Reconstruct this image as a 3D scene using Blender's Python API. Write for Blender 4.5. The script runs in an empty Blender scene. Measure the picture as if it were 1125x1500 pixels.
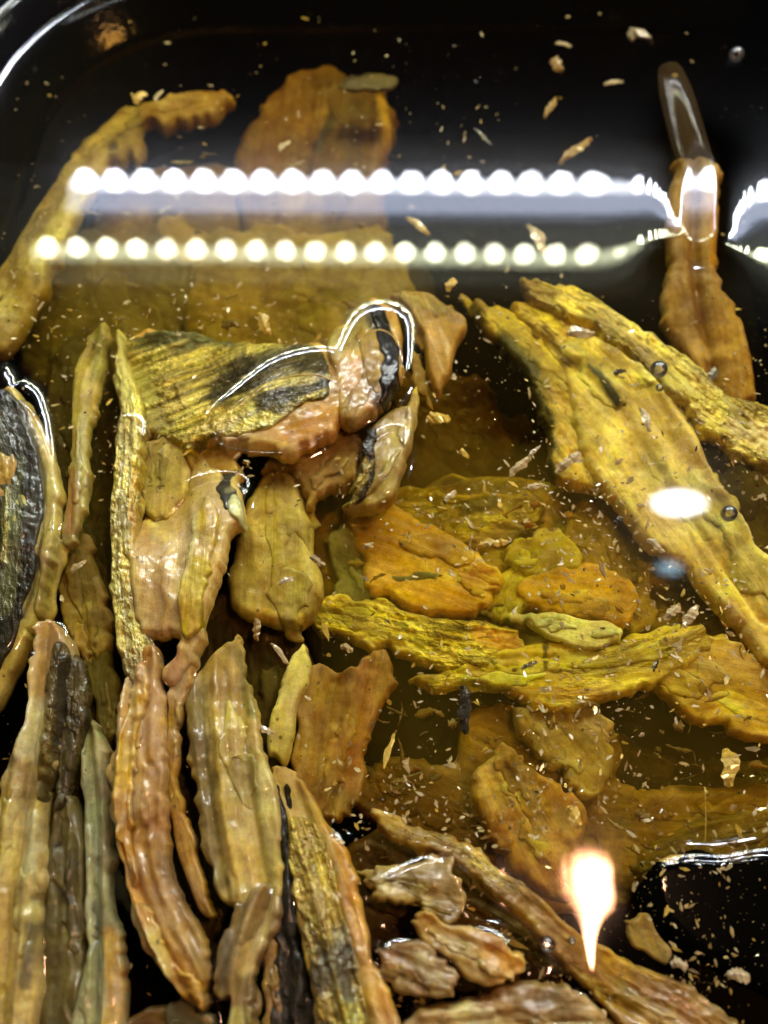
import bpy, math, random
import numpy as np
from mathutils import Vector, Matrix

random.seed(7)
S = bpy.context.scene
COL = S.collection

# ---------------------------------------------------------------- camera, world, exposure
W, H = 1125.0, 1500.0                      # frame of the photograph, used to lay the scene out
PITCH = math.radians(25.0)                 # camera leans 25 degrees off straight down
VF = math.radians(60.0)
DIST = 0.150
FPX = (H / 2) / math.tan(VF / 2)
cam_d = bpy.data.cameras.new('camera')
cam = bpy.data.objects.new('camera', cam_d)
COL.objects.link(cam)
CAM = np.array([0.0, -DIST * math.sin(PITCH), DIST * math.cos(PITCH)])
cam.location = CAM
cam.rotation_euler = (PITCH, 0, 0)
cam_d.sensor_fit = 'VERTICAL'
cam_d.sensor_height = 24.0
cam_d.sensor_width = 18.0
cam_d.lens = 12.0 / math.tan(VF / 2)
cam_d.clip_start = 0.005
cam_d.clip_end = 10.0
cam_d.dof.use_dof = True
cam_d.dof.focus_distance = 0.143
cam_d.dof.aperture_fstop = 9.0
S.camera = cam

w = bpy.data.worlds.new('World')
S.world = w
w.use_nodes = True
w.node_tree.nodes['Background'].inputs[0].default_value = (0.9, 0.85, 0.8, 1)
w.node_tree.nodes['Background'].inputs[1].default_value = 0.004
S.view_settings.view_transform = 'Standard'
S.view_settings.look = 'None'
S.view_settings.exposure = 0.5
S.view_settings.gamma = 1.0
S.render.engine = 'CYCLES'
cy = S.cycles
cy.max_bounces = 8
cy.diffuse_bounces = 2
cy.glossy_bounces = 3
cy.transmission_bounces = 4
cy.transparent_max_bounces = 24
cy.volume_bounces = 0
cy.caustics_reflective = False
cy.caustics_refractive = False
cy.use_denoising = True
cy.sample_clamp_indirect = 4.0

# ---------------------------------------------------------------- layout helpers
CP, SP = math.cos(PITCH), math.sin(PITCH)

def rays(px, py):
    x = (np.asarray(px, float) - W / 2) / FPX
    y = -(np.asarray(py, float) - H / 2) / FPX
    # camera space (x, y, -1) turned by PITCH about the x axis
    return np.stack([x, y * CP + SP, y * SP - CP], -1)

def at(px, py, z):
    """point at height z (metres, the resting oil is 0) seen at a place of the photograph"""
    d = rays(px, py)
    t = (np.asarray(z, float) - CAM[2]) / d[..., 2]
    return CAM + d * t[..., None]

def mirror(px, py, h):
    """point at height h that the resting oil mirrors at a place of the photograph"""
    d = rays(px, py)
    p = at(px, py, 0.0)
    return p + d * np.array([1, 1, -1.0]) * (h / -d[..., 2])[..., None]

def _hash(ix, iy, seed):
    n = (ix.astype(np.int64) * 374761393 + iy.astype(np.int64) * 668265263 + seed * 982451653) & 0x7fffffff
    n = ((n ^ (n >> 13)) * 1274126177) & 0x7fffffff
    return ((n ^ (n >> 16)) & 0xffff) / 65535.0

def vnoise(x, y, seed=0):
    ix, iy = np.floor(x), np.floor(y)
    fx, fy = x - ix, y - iy
    fx = fx * fx * fx * (fx * (fx * 6 - 15) + 10)
    fy = fy * fy * fy * (fy * (fy * 6 - 15) + 10)
    a, b = _hash(ix, iy, seed), _hash(ix + 1, iy, seed)
    c, d = _hash(ix, iy + 1, seed), _hash(ix + 1, iy + 1, seed)
    return (a + (b - a) * fx) * (1 - fy) + (c + (d - c) * fx) * fy - 0.5

def fbm(x, y, seed=0, octv=4):
    r, a = 0, 1.0
    for k in range(octv):
        r = r + a * vnoise(x, y, seed + 17 * k)
        x, y, a = (x * 0.80 - y * 0.60) * 2.03 + 5.1, (x * 0.60 + y * 0.80) * 2.03 + 1.7, a * 0.5
    return r

def fbm_line(x, y, seed=0, octv=3):
    """the same without turning the octaves, for fibres"""
    r, a = 0, 1.0
    for k in range(octv):
        r = r + a * vnoise(x, y, seed + 17 * k)
        x, y, a = x * 2.03 + 5.1, y * 2.03 + 1.7, a * 0.5
    return r

def smooth(t):
    t = np.clip(t, 0, 1)
    return t * t * (3 - 2 * t)

def lin(c):
    """sRGB 0-255 to linear"""
    c = np.asarray(c, float) / 255.0
    return np.where(c <= 0.04045, c / 12.92, ((c + 0.055) / 1.055) ** 2.4)

def catmull(P, n=6, closed=True):
    P = np.asarray(P, float)
    m = len(P)
    out = []
    for i in range(m if closed else m - 1):
        if closed:
            p0, p1, p2, p3 = P[i - 1], P[i], P[(i + 1) % m], P[(i + 2) % m]
        else:
            p0, p1, p2, p3 = P[max(i - 1, 0)], P[i], P[i + 1], P[min(i + 2, m - 1)]
        for k in range(n):
            t = k / n
            out.append(0.5 * ((2 * p1) + (p2 - p0) * t + (2 * p0 - 5 * p1 + 4 * p2 - p3) * t * t
                              + (3 * p1 - p0 - 3 * p2 + p3) * t ** 3))
    if not closed:
        out.append(P[-1])
    return np.array(out)

def seg_near(pts, poly, closed=True):
    """distance, nearest point, arc length and side of a polyline for an array of points"""
    A = poly
    B = np.roll(poly, -1, 0) if closed else None
    if not closed:
        A, B = poly[:-1], poly[1:]
    L = np.linalg.norm(B - A, axis=1)
    cum = np.concatenate([[0], np.cumsum(L)[:-1]])
    n = len(pts)
    bd = np.full(n, 1e18)
    q = np.zeros((n, 2))
    s = np.zeros(n)
    side = np.zeros(n)
    for a, b, l, c in zip(A, B, L, cum):
        if l < 1e-9:
            continue
        ab = b - a
        t = ((pts - a) @ ab) / (l * l)
        tc = np.clip(t, 0, 1)
        pr = a + tc[:, None] * ab
        d = ((pts - pr) ** 2).sum(1)
        m = d < bd
        bd[m] = d[m]
        q[m] = pr[m]
        s[m] = (c + tc * l)[m]
        side[m] = np.sign(ab[0] * (pts[:, 1] - a[1]) - ab[1] * (pts[:, 0] - a[0]))[m]
    return np.sqrt(bd), q, s, side

def inside(pts, poly):
    x, y = pts[:, 0], pts[:, 1]
    r = np.zeros(len(pts), bool)
    for a, b in zip(poly, np.roll(poly, -1, 0)):
        if a[1] == b[1]:
            continue
        c = (a[1] > y) != (b[1] > y)
        r ^= c & (x < (b[0] - a[0]) * (y - a[1]) / (b[1] - a[1]) + a[0])
    return r

# ---------------------------------------------------------------- scene helpers
def tag(o, label=None, cat=None, group=None, kind=None):
    for k, v in (('label', label), ('category', cat), ('group', group), ('kind', kind)):
        if v:
            o[k] = v
    return o

def empty(name, loc):
    o = bpy.data.objects.new(name, None)
    o.location = loc
    o.empty_display_size = 0.005
    COL.objects.link(o)
    return o

def link(name, me, mat, parent=None, loc=None):
    o = bpy.data.objects.new(name, me)
    if mat is not None and not me.materials:
        me.materials.append(mat)
    COL.objects.link(o)
    if parent is not None:
        o.parent = parent
        o.matrix_parent_inverse = Matrix.Translation(-Vector(parent.location))
    if loc is not None:
        o.location = loc
    return o

def mesh_np(name, V, F, smooth_shade=True):
    me = bpy.data.meshes.new(name)
    V = np.asarray(V, np.float32)
    F = np.asarray(F, np.int32)
    me.vertices.add(len(V))
    me.vertices.foreach_set('co', V.ravel())
    k = F.shape[1]
    me.loops.add(F.size)
    me.loops.foreach_set('vertex_index', F.ravel())
    me.polygons.add(len(F))
    me.polygons.foreach_set('loop_start', np.arange(len(F), dtype=np.int32) * k)
    me.polygons.foreach_set('loop_total', np.full(len(F), k, np.int32))
    if smooth_shade:
        me.polygons.foreach_set('use_smooth', np.ones(len(F), bool))
    me.update(calc_edges=True)
    return me

# ---------------------------------------------------------------- materials
def new_mat(name):
    m = bpy.data.materials.new(name)
    m.use_nodes = True
    nt = m.node_tree
    for n in list(nt.nodes):
        nt.nodes.remove(n)
    return m, nt

def node(nt, t, **kw):
    n = nt.nodes.new(t)
    for k, v in kw.items():
        if k.startswith('i_'):
            n.inputs[k[2:].replace('_', ' ')].default_value = v
        else:
            setattr(n, k, v)
    return n

def mathn(nt, op, a, b=None, clamp=False):
    n = nt.nodes.new('ShaderNodeMath')
    n.operation = op
    n.use_clamp = clamp
    for i, v in enumerate((a, b)):
        if v is None:
            continue
        if isinstance(v, (int, float)):
            n.inputs[i].default_value = v
        else:
            nt.links.new(v, n.inputs[i])
    return n.outputs[0]

def maprange(nt, v, a, b, c, d):
    n = nt.nodes.new('ShaderNodeMapRange')
    nt.links.new(v, n.inputs[0])
    for i, x in enumerate((a, b, c, d)):
        n.inputs[i + 1].default_value = x
    return n.outputs[0]

def fish_material():
    """wet preserved fish: colour and amount of metallic skin come from each piece, fibre and wrinkles from noise"""
    m, nt = new_mat('fish_flesh_and_skin')
    L = nt.links.new
    out = node(nt, 'ShaderNodeOutputMaterial')
    p = node(nt, 'ShaderNodeBsdfPrincipled')
    L(p.outputs[0], out.inputs[0])
    tint = node(nt, 'ShaderNodeAttribute', attribute_name='tint')
    skin = tint.outputs['Alpha']
    uv = node(nt, 'ShaderNodeUVMap', uv_map='grain')
    geo = node(nt, 'ShaderNodeTexCoord')

    def noise(vec, scale, detail=4.0, rough=0.6, sx=1, sy=1, dist=0.0):
        mp = node(nt, 'ShaderNodeMapping')
        L(vec, mp.inputs[0])
        mp.inputs['Scale'].default_value = (sx, sy, 1)
        n = node(nt, 'ShaderNodeTexNoise')
        n.inputs['Scale'].default_value = scale
        n.inputs['Detail'].default_value = detail
        n.inputs['Roughness'].default_value = rough
        n.inputs['Distortion'].default_value = dist
        L(mp.outputs[0], n.inputs['Vector'])
        return n.outputs['Fac']
    fibre = noise(uv.outputs[0], 1.0, 4, 0.6, 0.8, 11.0, 0.8)
    fibre2 = noise(uv.outputs[0], 1.0, 3, 0.6, 2.5, 90.0)
    blot = noise(geo.outputs['Object'], 190.0, 4, 0.6)
    fine = noise(geo.outputs['Object'], 1100.0, 4, 0.7)
    streak = noise(uv.outputs[0], 1.0, 5, 0.6, 0.7, 15.0, 0.3)
    crink = noise(uv.outputs[0], 1.0, 3, 0.6, 7.0, 13.0)
    # colour
    v = mathn(nt, 'MULTIPLY', maprange(nt, fibre, 0.3, 0.7, 0.93, 1.07), maprange(nt, blot, 0.32, 0.68, 0.74, 1.22))
    sv = mathn(nt, 'ADD', mathn(nt, 'MULTIPLY', mathn(nt, 'SUBTRACT', maprange(nt, streak, 0.38, 0.60, 0.28, 1.50), 1.0), skin), 1.0)
    v = mathn(nt, 'MULTIPLY', v, sv)
    v = mathn(nt, 'MULTIPLY', v, maprange(nt, fine, 0.3, 0.7, 0.78, 1.20))
    hs = node(nt, 'ShaderNodeHueSaturation')
    L(tint.outputs['Color'], hs.inputs['Color'])
    L(maprange(nt, blot, 0.3, 0.7, 0.485, 0.515), hs.inputs['Hue'])
    L(maprange(nt, fibre, 0.3, 0.7, 1.12, 0.88), hs.inputs['Saturation'])
    L(v, hs.inputs['Value'])
    # cream and brown patches, as in smoked flesh
    pale = maprange(nt, noise(geo.outputs['Object'], 75.0, 5, 0.65, 1, 1, 0.8), 0.52, 0.70, 0.0, 0.55)
    brown = maprange(nt, noise(uv.outputs[0], 1.0, 5, 0.7, 2.2, 4.0, 1.4), 0.54, 0.74, 0.0, 0.38)
    keep = mathn(nt, 'SUBTRACT', 1.0, mathn(nt, 'MULTIPLY', skin, 0.8))
    lumi = node(nt, 'ShaderNodeRGBToBW')
    L(hs.outputs[0], lumi.inputs[0])
    lit = maprange(nt, lumi.outputs[0], 0.06, 0.2, 0.0, 1.0)
    mp_ = node(nt, 'ShaderNodeMix', data_type='RGBA')
    L(mathn(nt, 'MULTIPLY', mathn(nt, 'MULTIPLY', pale, keep), lit), mp_.inputs[0])
    L(hs.outputs[0], mp_.inputs[6])
    mp_.inputs[7].default_value = (0.66, 0.50, 0.27, 1)
    mb_ = node(nt, 'ShaderNodeMix', data_type='RGBA')
    L(mathn(nt, 'MULTIPLY', brown, keep), mb_.inputs[0])
    L(mp_.outputs[2], mb_.inputs[6])
    mb_.inputs[7].default_value = (0.13, 0.065, 0.022, 1)
    # small dark specks
    vo = node(nt, 'ShaderNodeTexVoronoi')
    vo.inputs['Scale'].default_value = 420.0
    L(geo.outputs['Object'], vo.inputs['Vector'])
    speck = mathn(nt, 'LESS_THAN', vo.outputs['Distance'], 0.13)
    sel = mathn(nt, 'GREATER_THAN', noise(geo.outputs['Object'], 120.0, 2), 0.56)
    speck = mathn(nt, 'MULTIPLY', speck, sel)
    mx = node(nt, 'ShaderNodeMix', data_type='RGBA')
    L(mathn(nt, 'MULTIPLY', speck, 0.6), mx.inputs[0])
    L(mb_.outputs[2], mx.inputs[6])
    mx.inputs[7].default_value = (0.02, 0.014, 0.008, 1)
    L(mx.outputs[2], p.inputs['Base Color'])
    # glinting guanine skin breaks up into patches
    sk = mathn(nt, 'MULTIPLY', skin, maprange(nt, crink, 0.36, 0.60, 0.25, 1.0), clamp=True)
    L(mathn(nt, 'MULTIPLY', sk, 0.95), p.inputs['Metallic'])
    L(maprange(nt, sk, 0, 1, 0.45, 0.42), p.inputs['Roughness'])
    p.inputs['IOR'].default_value = 1.42
    p.inputs['Subsurface Weight'].default_value = 0.5
    p.inputs['Subsurface Radius'].default_value = (1.0, 0.70, 0.30)
    p.inputs['Subsurface Scale'].default_value = 0.0030
    # bare wet flesh shines; under the oil, of nearly the same index, it does not
    ge = node(nt, 'ShaderNodeNewGeometry')
    sx_ = node(nt, 'ShaderNodeSeparateXYZ')
    L(ge.outputs['Position'], sx_.inputs[0])
    L(maprange(nt, sx_.outputs[2], -0.0012, 0.0006, 0.12, 1.0), p.inputs['Coat Weight'])
    L(maprange(nt, sx_.outputs[2], -0.0012, 0.0006, 0.15, 0.5), p.inputs['Specular IOR Level'])
    p.inputs['Coat Roughness'].default_value = 0.06
    p.inputs['Coat IOR'].default_value = 1.45
    # relief
    lump = noise(geo.outputs['Object'], 480.0, 4, 0.6)
    hgt = mathn(nt, 'ADD', mathn(nt, 'MULTIPLY', fibre, 0.25), mathn(nt, 'MULTIPLY', fibre2, 0.05))
    hgt = mathn(nt, 'ADD', hgt, mathn(nt, 'MULTIPLY', fine, 0.10))
    hgt = mathn(nt, 'ADD', hgt, mathn(nt, 'MULTIPLY', lump, 0.3))
    hgt = mathn(nt, 'ADD', hgt, mathn(nt, 'MULTIPLY', mathn(nt, 'MULTIPLY', crink, skin), 3.0))
    b = node(nt, 'ShaderNodeBump')
    b.inputs['Strength'].default_value = 0.8
    b.inputs['Distance'].default_value = 0.0007
    L(hgt, b.inputs['Height'])
    L(b.outputs[0], p.inputs['Normal'])
    wet = noise(geo.outputs['Object'], 300.0, 2, 0.5)
    b2 = node(nt, 'ShaderNodeBump')
    b2.inputs['Strength'].default_value = 0.8
    b2.inputs['Distance'].default_value = 0.0009
    L(mathn(nt, 'ADD', mathn(nt, 'MULTIPLY', hgt, 0.35), wet), b2.inputs['Height'])
    L(b2.outputs[0], p.inputs['Coat Normal'])
    return m

def simple_mat(name, color, rough=0.4, metal=0.0, bump=0.0, bscale=300.0, coat=0.0, spec=0.5, var=0.25):
    m, nt = new_mat(name)
    L = nt.links.new
    out = node(nt, 'ShaderNodeOutputMaterial')
    p = node(nt, 'ShaderNodeBsdfPrincipled')
    L(p.outputs[0], out.inputs[0])
    tc = node(nt, 'ShaderNodeTexCoord')
    n = node(nt, 'ShaderNodeTexNoise')
    n.inputs['Scale'].default_value = bscale
    n.inputs['Detail'].default_value = 4
    L(tc.outputs['Object'], n.inputs['Vector'])
    hs = node(nt, 'ShaderNodeHueSaturation')
    hs.inputs['Color'].default_value = (*color, 1)
    L(maprange(nt, n.outputs[0], 0.3, 0.7, 1 - var, 1 + var), hs.inputs['Value'])
    L(hs.outputs[0], p.inputs['Base Color'])
    p.inputs['Roughness'].default_value = rough
    p.inputs['Metallic'].default_value = metal
    p.inputs['Coat Weight'].default_value = coat
    p.inputs['Specular IOR Level'].default_value = spec
    if bump:
        b = node(nt, 'ShaderNodeBump')
        b.inputs['Strength'].default_value = bump
        b.inputs['Distance'].default_value = 0.0005
        L(n.outputs[0], b.inputs['Height'])
        L(b.outputs[0], p.inputs['Normal'])
    return m

def lamp_mat(name, color, power):
    m, nt = new_mat(name)
    out = node(nt, 'ShaderNodeOutputMaterial')
    e = node(nt, 'ShaderNodeEmission')
    e.inputs[0].default_value = (*color, 1)
    e.inputs[1].default_value = power
    nt.links.new(e.outputs[0], out.inputs[0])
    return m

def bulb_mat(name, hot, edge, p_hot, p_edge, r):
    """frosted bulb: hot in the middle, dimmer and warmer towards the rim"""
    m, nt = new_mat(name)
    L = nt.links.new
    out = node(nt, 'ShaderNodeOutputMaterial')
    e = node(nt, 'ShaderNodeEmission')
    tc = node(nt, 'ShaderNodeTexCoord')
    ln = node(nt, 'ShaderNodeVectorMath', operation='LENGTH')
    L(tc.outputs['Object'], ln.inputs[0])
    f = mathn(nt, 'POWER', mathn(nt, 'SUBTRACT', 1.0, maprange(nt, ln.outputs['Value'], 0.0, r, 0, 1), clamp=True), 2.0)
    mx = node(nt, 'ShaderNodeMix', data_type='RGBA')
    L(f, mx.inputs[0])
    mx.inputs[6].default_value = (*edge, 1)
    mx.inputs[7].default_value = (*hot, 1)
    L(mx.outputs[2], e.inputs[0])
    L(maprange(nt, f, 0, 1, p_edge, p_hot), e.inputs[1])
    L(e.outputs[0], out.inputs[0])
    return m

def clear_mat(name, tintc=(1, 1, 1), ior=1.47, rough=0.0, volume=None, bump=None, haze=0.0):
    """clear dielectric skin: mirrors by Fresnel from outside, lets light straight through"""
    m, nt = new_mat(name)
    L = nt.links.new
    out = node(nt, 'ShaderNodeOutputMaterial')
    tr = node(nt, 'ShaderNodeBsdfTransparent')
    tr.inputs[0].default_value = (*tintc, 1)
    gl = node(nt, 'ShaderNodeBsdfAnisotropic')
    gl.inputs['Roughness'].default_value = rough
    fr = node(nt, 'ShaderNodeFresnel')
    fr.inputs[0].default_value = ior
    ge = node(nt, 'ShaderNodeNewGeometry')
    f = mathn(nt, 'MULTIPLY', fr.outputs[0], mathn(nt, 'SUBTRACT', 1.0, ge.outputs['Backfacing']))
    if haze:
        g2 = node(nt, 'ShaderNodeBsdfAnisotropic')
        g2.inputs['Roughness'].default_value = 0.15
        mg = node(nt, 'ShaderNodeMixShader')
        mg.inputs[0].default_value = haze
        L(gl.outputs[0], mg.inputs[1])
        L(g2.outputs[0], mg.inputs[2])
        gout = mg.outputs[0]
    else:
        gout = gl.outputs[0]
    mix = node(nt, 'ShaderNodeMixShader')
    L(f, mix.inputs[0])
    L(tr.outputs[0], mix.inputs[1])
    L(gout, mix.inputs[2])
    L(mix.outputs[0], out.inputs[0])
    if bump:
        tc = node(nt, 'ShaderNodeTexCoord')
        n = node(nt, 'ShaderNodeTexNoise')
        n.inputs['Scale'].default_value = bump[0]
        L(tc.outputs['Object'], n.inputs['Vector'])
        b = node(nt, 'ShaderNodeBump')
        b.inputs['Strength'].default_value = bump[1]
        b.inputs['Distance'].default_value = 0.0003
        L(n.outputs[0], b.inputs['Height'])
        L(b.outputs[0], gl.inputs['Normal'])
        L(b.outputs[0], fr.inputs['Normal'])
    if volume:
        va = node(nt, 'ShaderNodeVolumeAbsorption')
        va.inputs[0].default_value = (*volume[0], 1)
        va.inputs[1].default_value = volume[1]
        L(va.outputs[0], out.inputs['Volume'])
    return m

FISH = fish_material()
BLACK = simple_mat('glossy_black_plastic', (0.006, 0.006, 0.007), 0.09, bump=0.02, bscale=120, var=0.2)
RIM = simple_mat('black_tray_plastic', (0.004, 0.004, 0.005), 0.14, bump=0.05, bscale=160, var=0.2)

# ---------------------------------------------------------------- lamps of the counter
LED_H = 0.25
led_white = lamp_mat('led_cool_white', (0.88, 0.92, 1.0), 100.0)
led_warm = lamp_mat('led_greenish_white', (0.98, 1.0, 0.70), 72.0)
panel_mat = simple_mat('grey_painted_metal', (0.30, 0.32, 0.36), 0.5, bscale=60)

def ico(name, r, sub=2):
    import bmesh
    bm = bmesh.new()
    bmesh.ops.create_icosphere(bm, subdivisions=sub, radius=r)
    me = bpy.data.meshes.new(name)
    bm.to_mesh(me)
    bm.free()
    me.polygons.foreach_set('use_smooth', np.ones(len(me.polygons), bool))
    return me

def box_mesh(name, sx, sy, sz, bev=0.0):
    import bmesh
    bm = bmesh.new()
    bmesh.ops.create_cube(bm, size=1)
    bmesh.ops.scale(bm, vec=(sx, sy, sz), verts=bm.verts)
    if bev:
        bmesh.ops.bevel(bm, geom=bm.edges[:], offset=bev, segments=2, affect='EDGES')
    me = bpy.data.meshes.new(name)
    bm.to_mesh(me)
    bm.free()
    return me

def led_bar(x0, y0, x1, y1, step, until, label, mat, r, glow, gmat, lmat, shift=0.0):
    a, b = mirror(x0, y0, LED_H), mirror(x1, y1, LED_H)
    n = int(round((x1 - x0) / step))
    d = (b - a) / n
    cnt = int((until - x0) / step)
    end = a + d * cnt
    mid = (a + end) / 2
    t = empty('led_strip', mid + np.array([0, 0, 0.006]))
    tag(t, label, 'light strip', 'light strips under the shelf')
    ln = float(np.linalg.norm(end - a)) + 0.02
    ang = math.atan2(d[1], d[0])
    bar = link('carrier', box_mesh('carrier', ln, 0.014, 0.0016, 0.0004), panel_mat, t, mid + np.array([0, 0, 0.0062]))
    bar.rotation_euler = (0, 0, ang)
    halo = link('halo_strip', box_mesh('halo_strip', ln, glow, 0.0012, 0.0004), gmat, t, mid + np.array([0, -shift, 0.0046]))  # added glowing strip that stands for the halo round the diodes
    halo.rotation_euler = (0, 0, ang)
    lens = link('glow_strip', box_mesh('glow_strip', ln, r * 1.6, 0.0010, 0.0003), lmat, t, mid + np.array([0, 0, 0.0032]))  # added narrow glow that fills the bright band between the diodes
    lens.rotation_euler = (0, 0, ang)
    dome = ico('led', r)
    for k in range(cnt + 1):
        link('led', dome, mat, t, a + d * k)
    return a, end

led_bar(125, 264, 777, 268, 43.4, 1500, 'cool white strip of round diodes under the shelf', led_white, 0.0056, 0.026, lamp_mat('halo_glow_cool', (0.68, 0.76, 1.0), 9.0), lamp_mat('glow_strip_cool', (0.86, 0.9, 1.0), 24.0), shift=0.006)
led_bar(70, 362, 900, 374, 44.2, 1500, 'yellowish white strip of round diodes under the shelf', led_warm, 0.0046, 0.012, lamp_mat('halo_glow_warm', (0.95, 1.0, 0.66), 6.0), lamp_mat('glow_strip_warm', (0.95, 1.0, 0.66), 13.0))
pa, pb = mirror(560, 232, LED_H), mirror(560, 396, LED_H)
pm = (pa + pb) / 2
shelf = link('shelf', box_mesh('shelf', 0.9, float(abs(pa[1] - pb[1])) + 0.01, 0.012, 0.002), panel_mat,
             None, (0.12, pm[1], LED_H + 0.0142))
tag(shelf, 'grey shelf above the tray that carries the light strips', 'shelf')

def round_lamp(px, py, h, r, sx, color, power, label, name='ceiling_lamp', mat=None):
    import bmesh
    p = mirror(px, py, h)
    t = empty(name, p)
    tag(t, label, 'lamp')
    bm = bmesh.new()
    bmesh.ops.create_cone(bm, cap_ends=True, segments=40, radius1=r, radius2=r * 0.9, depth=r * 0.25)
    me = bpy.data.meshes.new('bulb')
    bm.to_mesh(me)
    bm.free()
    o = link('bulb', me, mat or lamp_mat('lamp_glow', color, power), t, p)
    o.scale = (sx, 1, 1)
    bm = bmesh.new()
    bmesh.ops.create_cone(bm, cap_ends=False, segments=40, radius1=r * 1.25, radius2=r * 1.02, depth=r * 1.2)
    me = bpy.data.meshes.new('shade')
    bm.to_mesh(me)
    bm.free()
    o = link('shade', me, RIM, t, p + np.array([0, 0, r * 0.35]))
    o.scale = (sx, 1, 1)
    return p

round_lamp(993, 738, 0.9, 0.019, 2.0, (1.0, 1.0, 0.97), 260.0, 'oval white ceiling lamp mirrored in the oil over the yellow fillets',
           mat=bulb_mat('white_frosted_bulb', (1.0, 1.0, 0.97), (0.9, 0.95, 1.0), 420.0, 8.0, 0.022))
round_lamp(981, 832, 0.9, 0.012, 1.7, (0.55, 0.85, 1.0), 14.0, 'small pale blue ceiling lamp mirrored below the white one',
           mat=bulb_mat('blue_frosted_bulb', (0.7, 0.93, 1.0), (0.4, 0.7, 0.9), 24.0, 3.0, 0.013))
round_lamp(866, 1284, 0.6, 0.023, 1.0, (1.0, 0.66, 0.42), 240.0, 'warm orange lamp mirrored in the oil like a flame',
           mat=bulb_mat('warm_frosted_bulb', (1.0, 0.74, 0.52), (1.0, 0.42, 0.2), 600.0, 10.0, 0.025))

def free_lamp(loc, r, color, power, label):
    t = empty('counter_lamp', loc)
    tag(t, label, 'lamp')
    link('bulb', ico('bulb', r, 3), lamp_mat('counter_lamp_glow', color, power), t, loc)
    import bmesh
    bm = bmesh.new()
    bmesh.ops.create_cone(bm, cap_ends=True, segments=32, radius1=r * 1.6, radius2=r * 0.6, depth=r * 2.0)
    bm.faces.ensure_lookup_table()
    bmesh.ops.delete(bm, geom=[f for f in bm.faces if len(f.verts) > 4 and f.calc_center_median().z < 0], context='FACES')
    me = bpy.data.meshes.new('shade')
    bm.to_mesh(me)
    bm.free()
    link('shade', me, RIM, t, (loc[0], loc[1], loc[2] + r * 0.9))

free_lamp((0.85, -0.45, 0.60), 0.05, (1.0, 0.56, 0.34), 60.0, 'orange bulb lamp hanging over the near side of the counter')

# ---------------------------------------------------------------- tray and oil
Y_W, X_W = 0.142, -0.085                   # far and left wall at the oil line
X_E, Y_E = 0.125, -0.115
C_R = 0.047

def tray_ring(off, z, n=14):
    """rounded rectangle of the tray, moved outward by off"""
    pts = []
    x0, x1, y0, y1 = X_W - off, X_E + off, Y_E - off, Y_W + off
    r = C_R + off
    for cx, cy_, a0 in ((x1 - r, y1 - r, 0), (x0 + r, y1 - r, 90), (x0 + r, y0 + r, 180), (x1 - r, y0 + r, 270)):
        for k in range(n + 1):
            a = math.radians(a0 + 90 * k / n)
            pts.append((cx + r * math.cos(a), cy_ + r * math.sin(a), z))
    return pts

def loft(name, rings, closed=False):
    m = len(rings[0])
    V = [p for r in rings for p in r]
    F = []
    for i in range(len(rings) - 1 + (1 if closed else 0)):
        a, b = i * m, ((i + 1) % len(rings)) * m
        for k in range(m):
            F.append((a + k, a + (k + 1) % m, b + (k + 1) % m, b + k))
    return mesh_np(name, V, F)

WALL = simple_mat('brushed_black_plastic', (0.006, 0.006, 0.007), 0.13, bump=0.22, bscale=700, var=0.2)
tray = empty('serving_tray', (0.5 * (X_W + X_E), 0.5 * (Y_W + Y_E), -0.038))
tag(tray, 'glossy black plastic tray with a rounded corner holding the oil', 'tray')
N = 22
link('wall', loft('wall', [tray_ring(-0.0066, -0.0120, N), tray_ring(-0.0060, -0.0100, N), tray_ring(-0.0052, -0.0085, N), tray_ring(-0.0042, -0.0072, N), tray_ring(-0.0034, -0.0058, N), tray_ring(0.0, 0.0, N),
                           tray_ring(0.0016, 0.0040, N), tray_ring(0.0030, 0.0055, N)]), WALL, tray)
DULL = simple_mat('dull_black_plastic', (0.006, 0.006, 0.005), 0.7, spec=0.10)
link('base', loft('base', [tray_ring(-0.0160, -0.0343, N), tray_ring(-0.0150, -0.0330, N), tray_ring(-0.0066, -0.0120, N)]), DULL, tray)
link('rim', loft('rim', [tray_ring(0.0028, 0.0053, N), tray_ring(0.0036, 0.0062, N), tray_ring(0.0050, 0.0066, N), tray_ring(0.0064, 0.0062, N),
                         tray_ring(0.0072, 0.0050, N), tray_ring(0.0100, 0.0046, N), tray_ring(0.0112, 0.0052, N), tray_ring(0.0124, 0.0049, N),
                         tray_ring(0.0130, 0.0036, N), tray_ring(0.0124, 0.0, N)]), RIM, tray)
ring = tray_ring(-0.0160, -0.0343, N)
fl = bpy.data.meshes.new('floor')
fl.from_pydata(ring, [], [list(range(len(ring)))])
link('floor', fl, DULL, tray)
counter = link('counter', box_mesh('counter', 1.2, 1.0, 0.02, 0.002), simple_mat('dark_counter', (0.01, 0.014, 0.015), 0.35, bscale=40),
               None, (0.05, 0.02, -0.0475))
tag(counter, kind='structure')

# places where something breaks the oil: outline on the photograph, rise and reach in mm
MENISCUS = []

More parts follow.
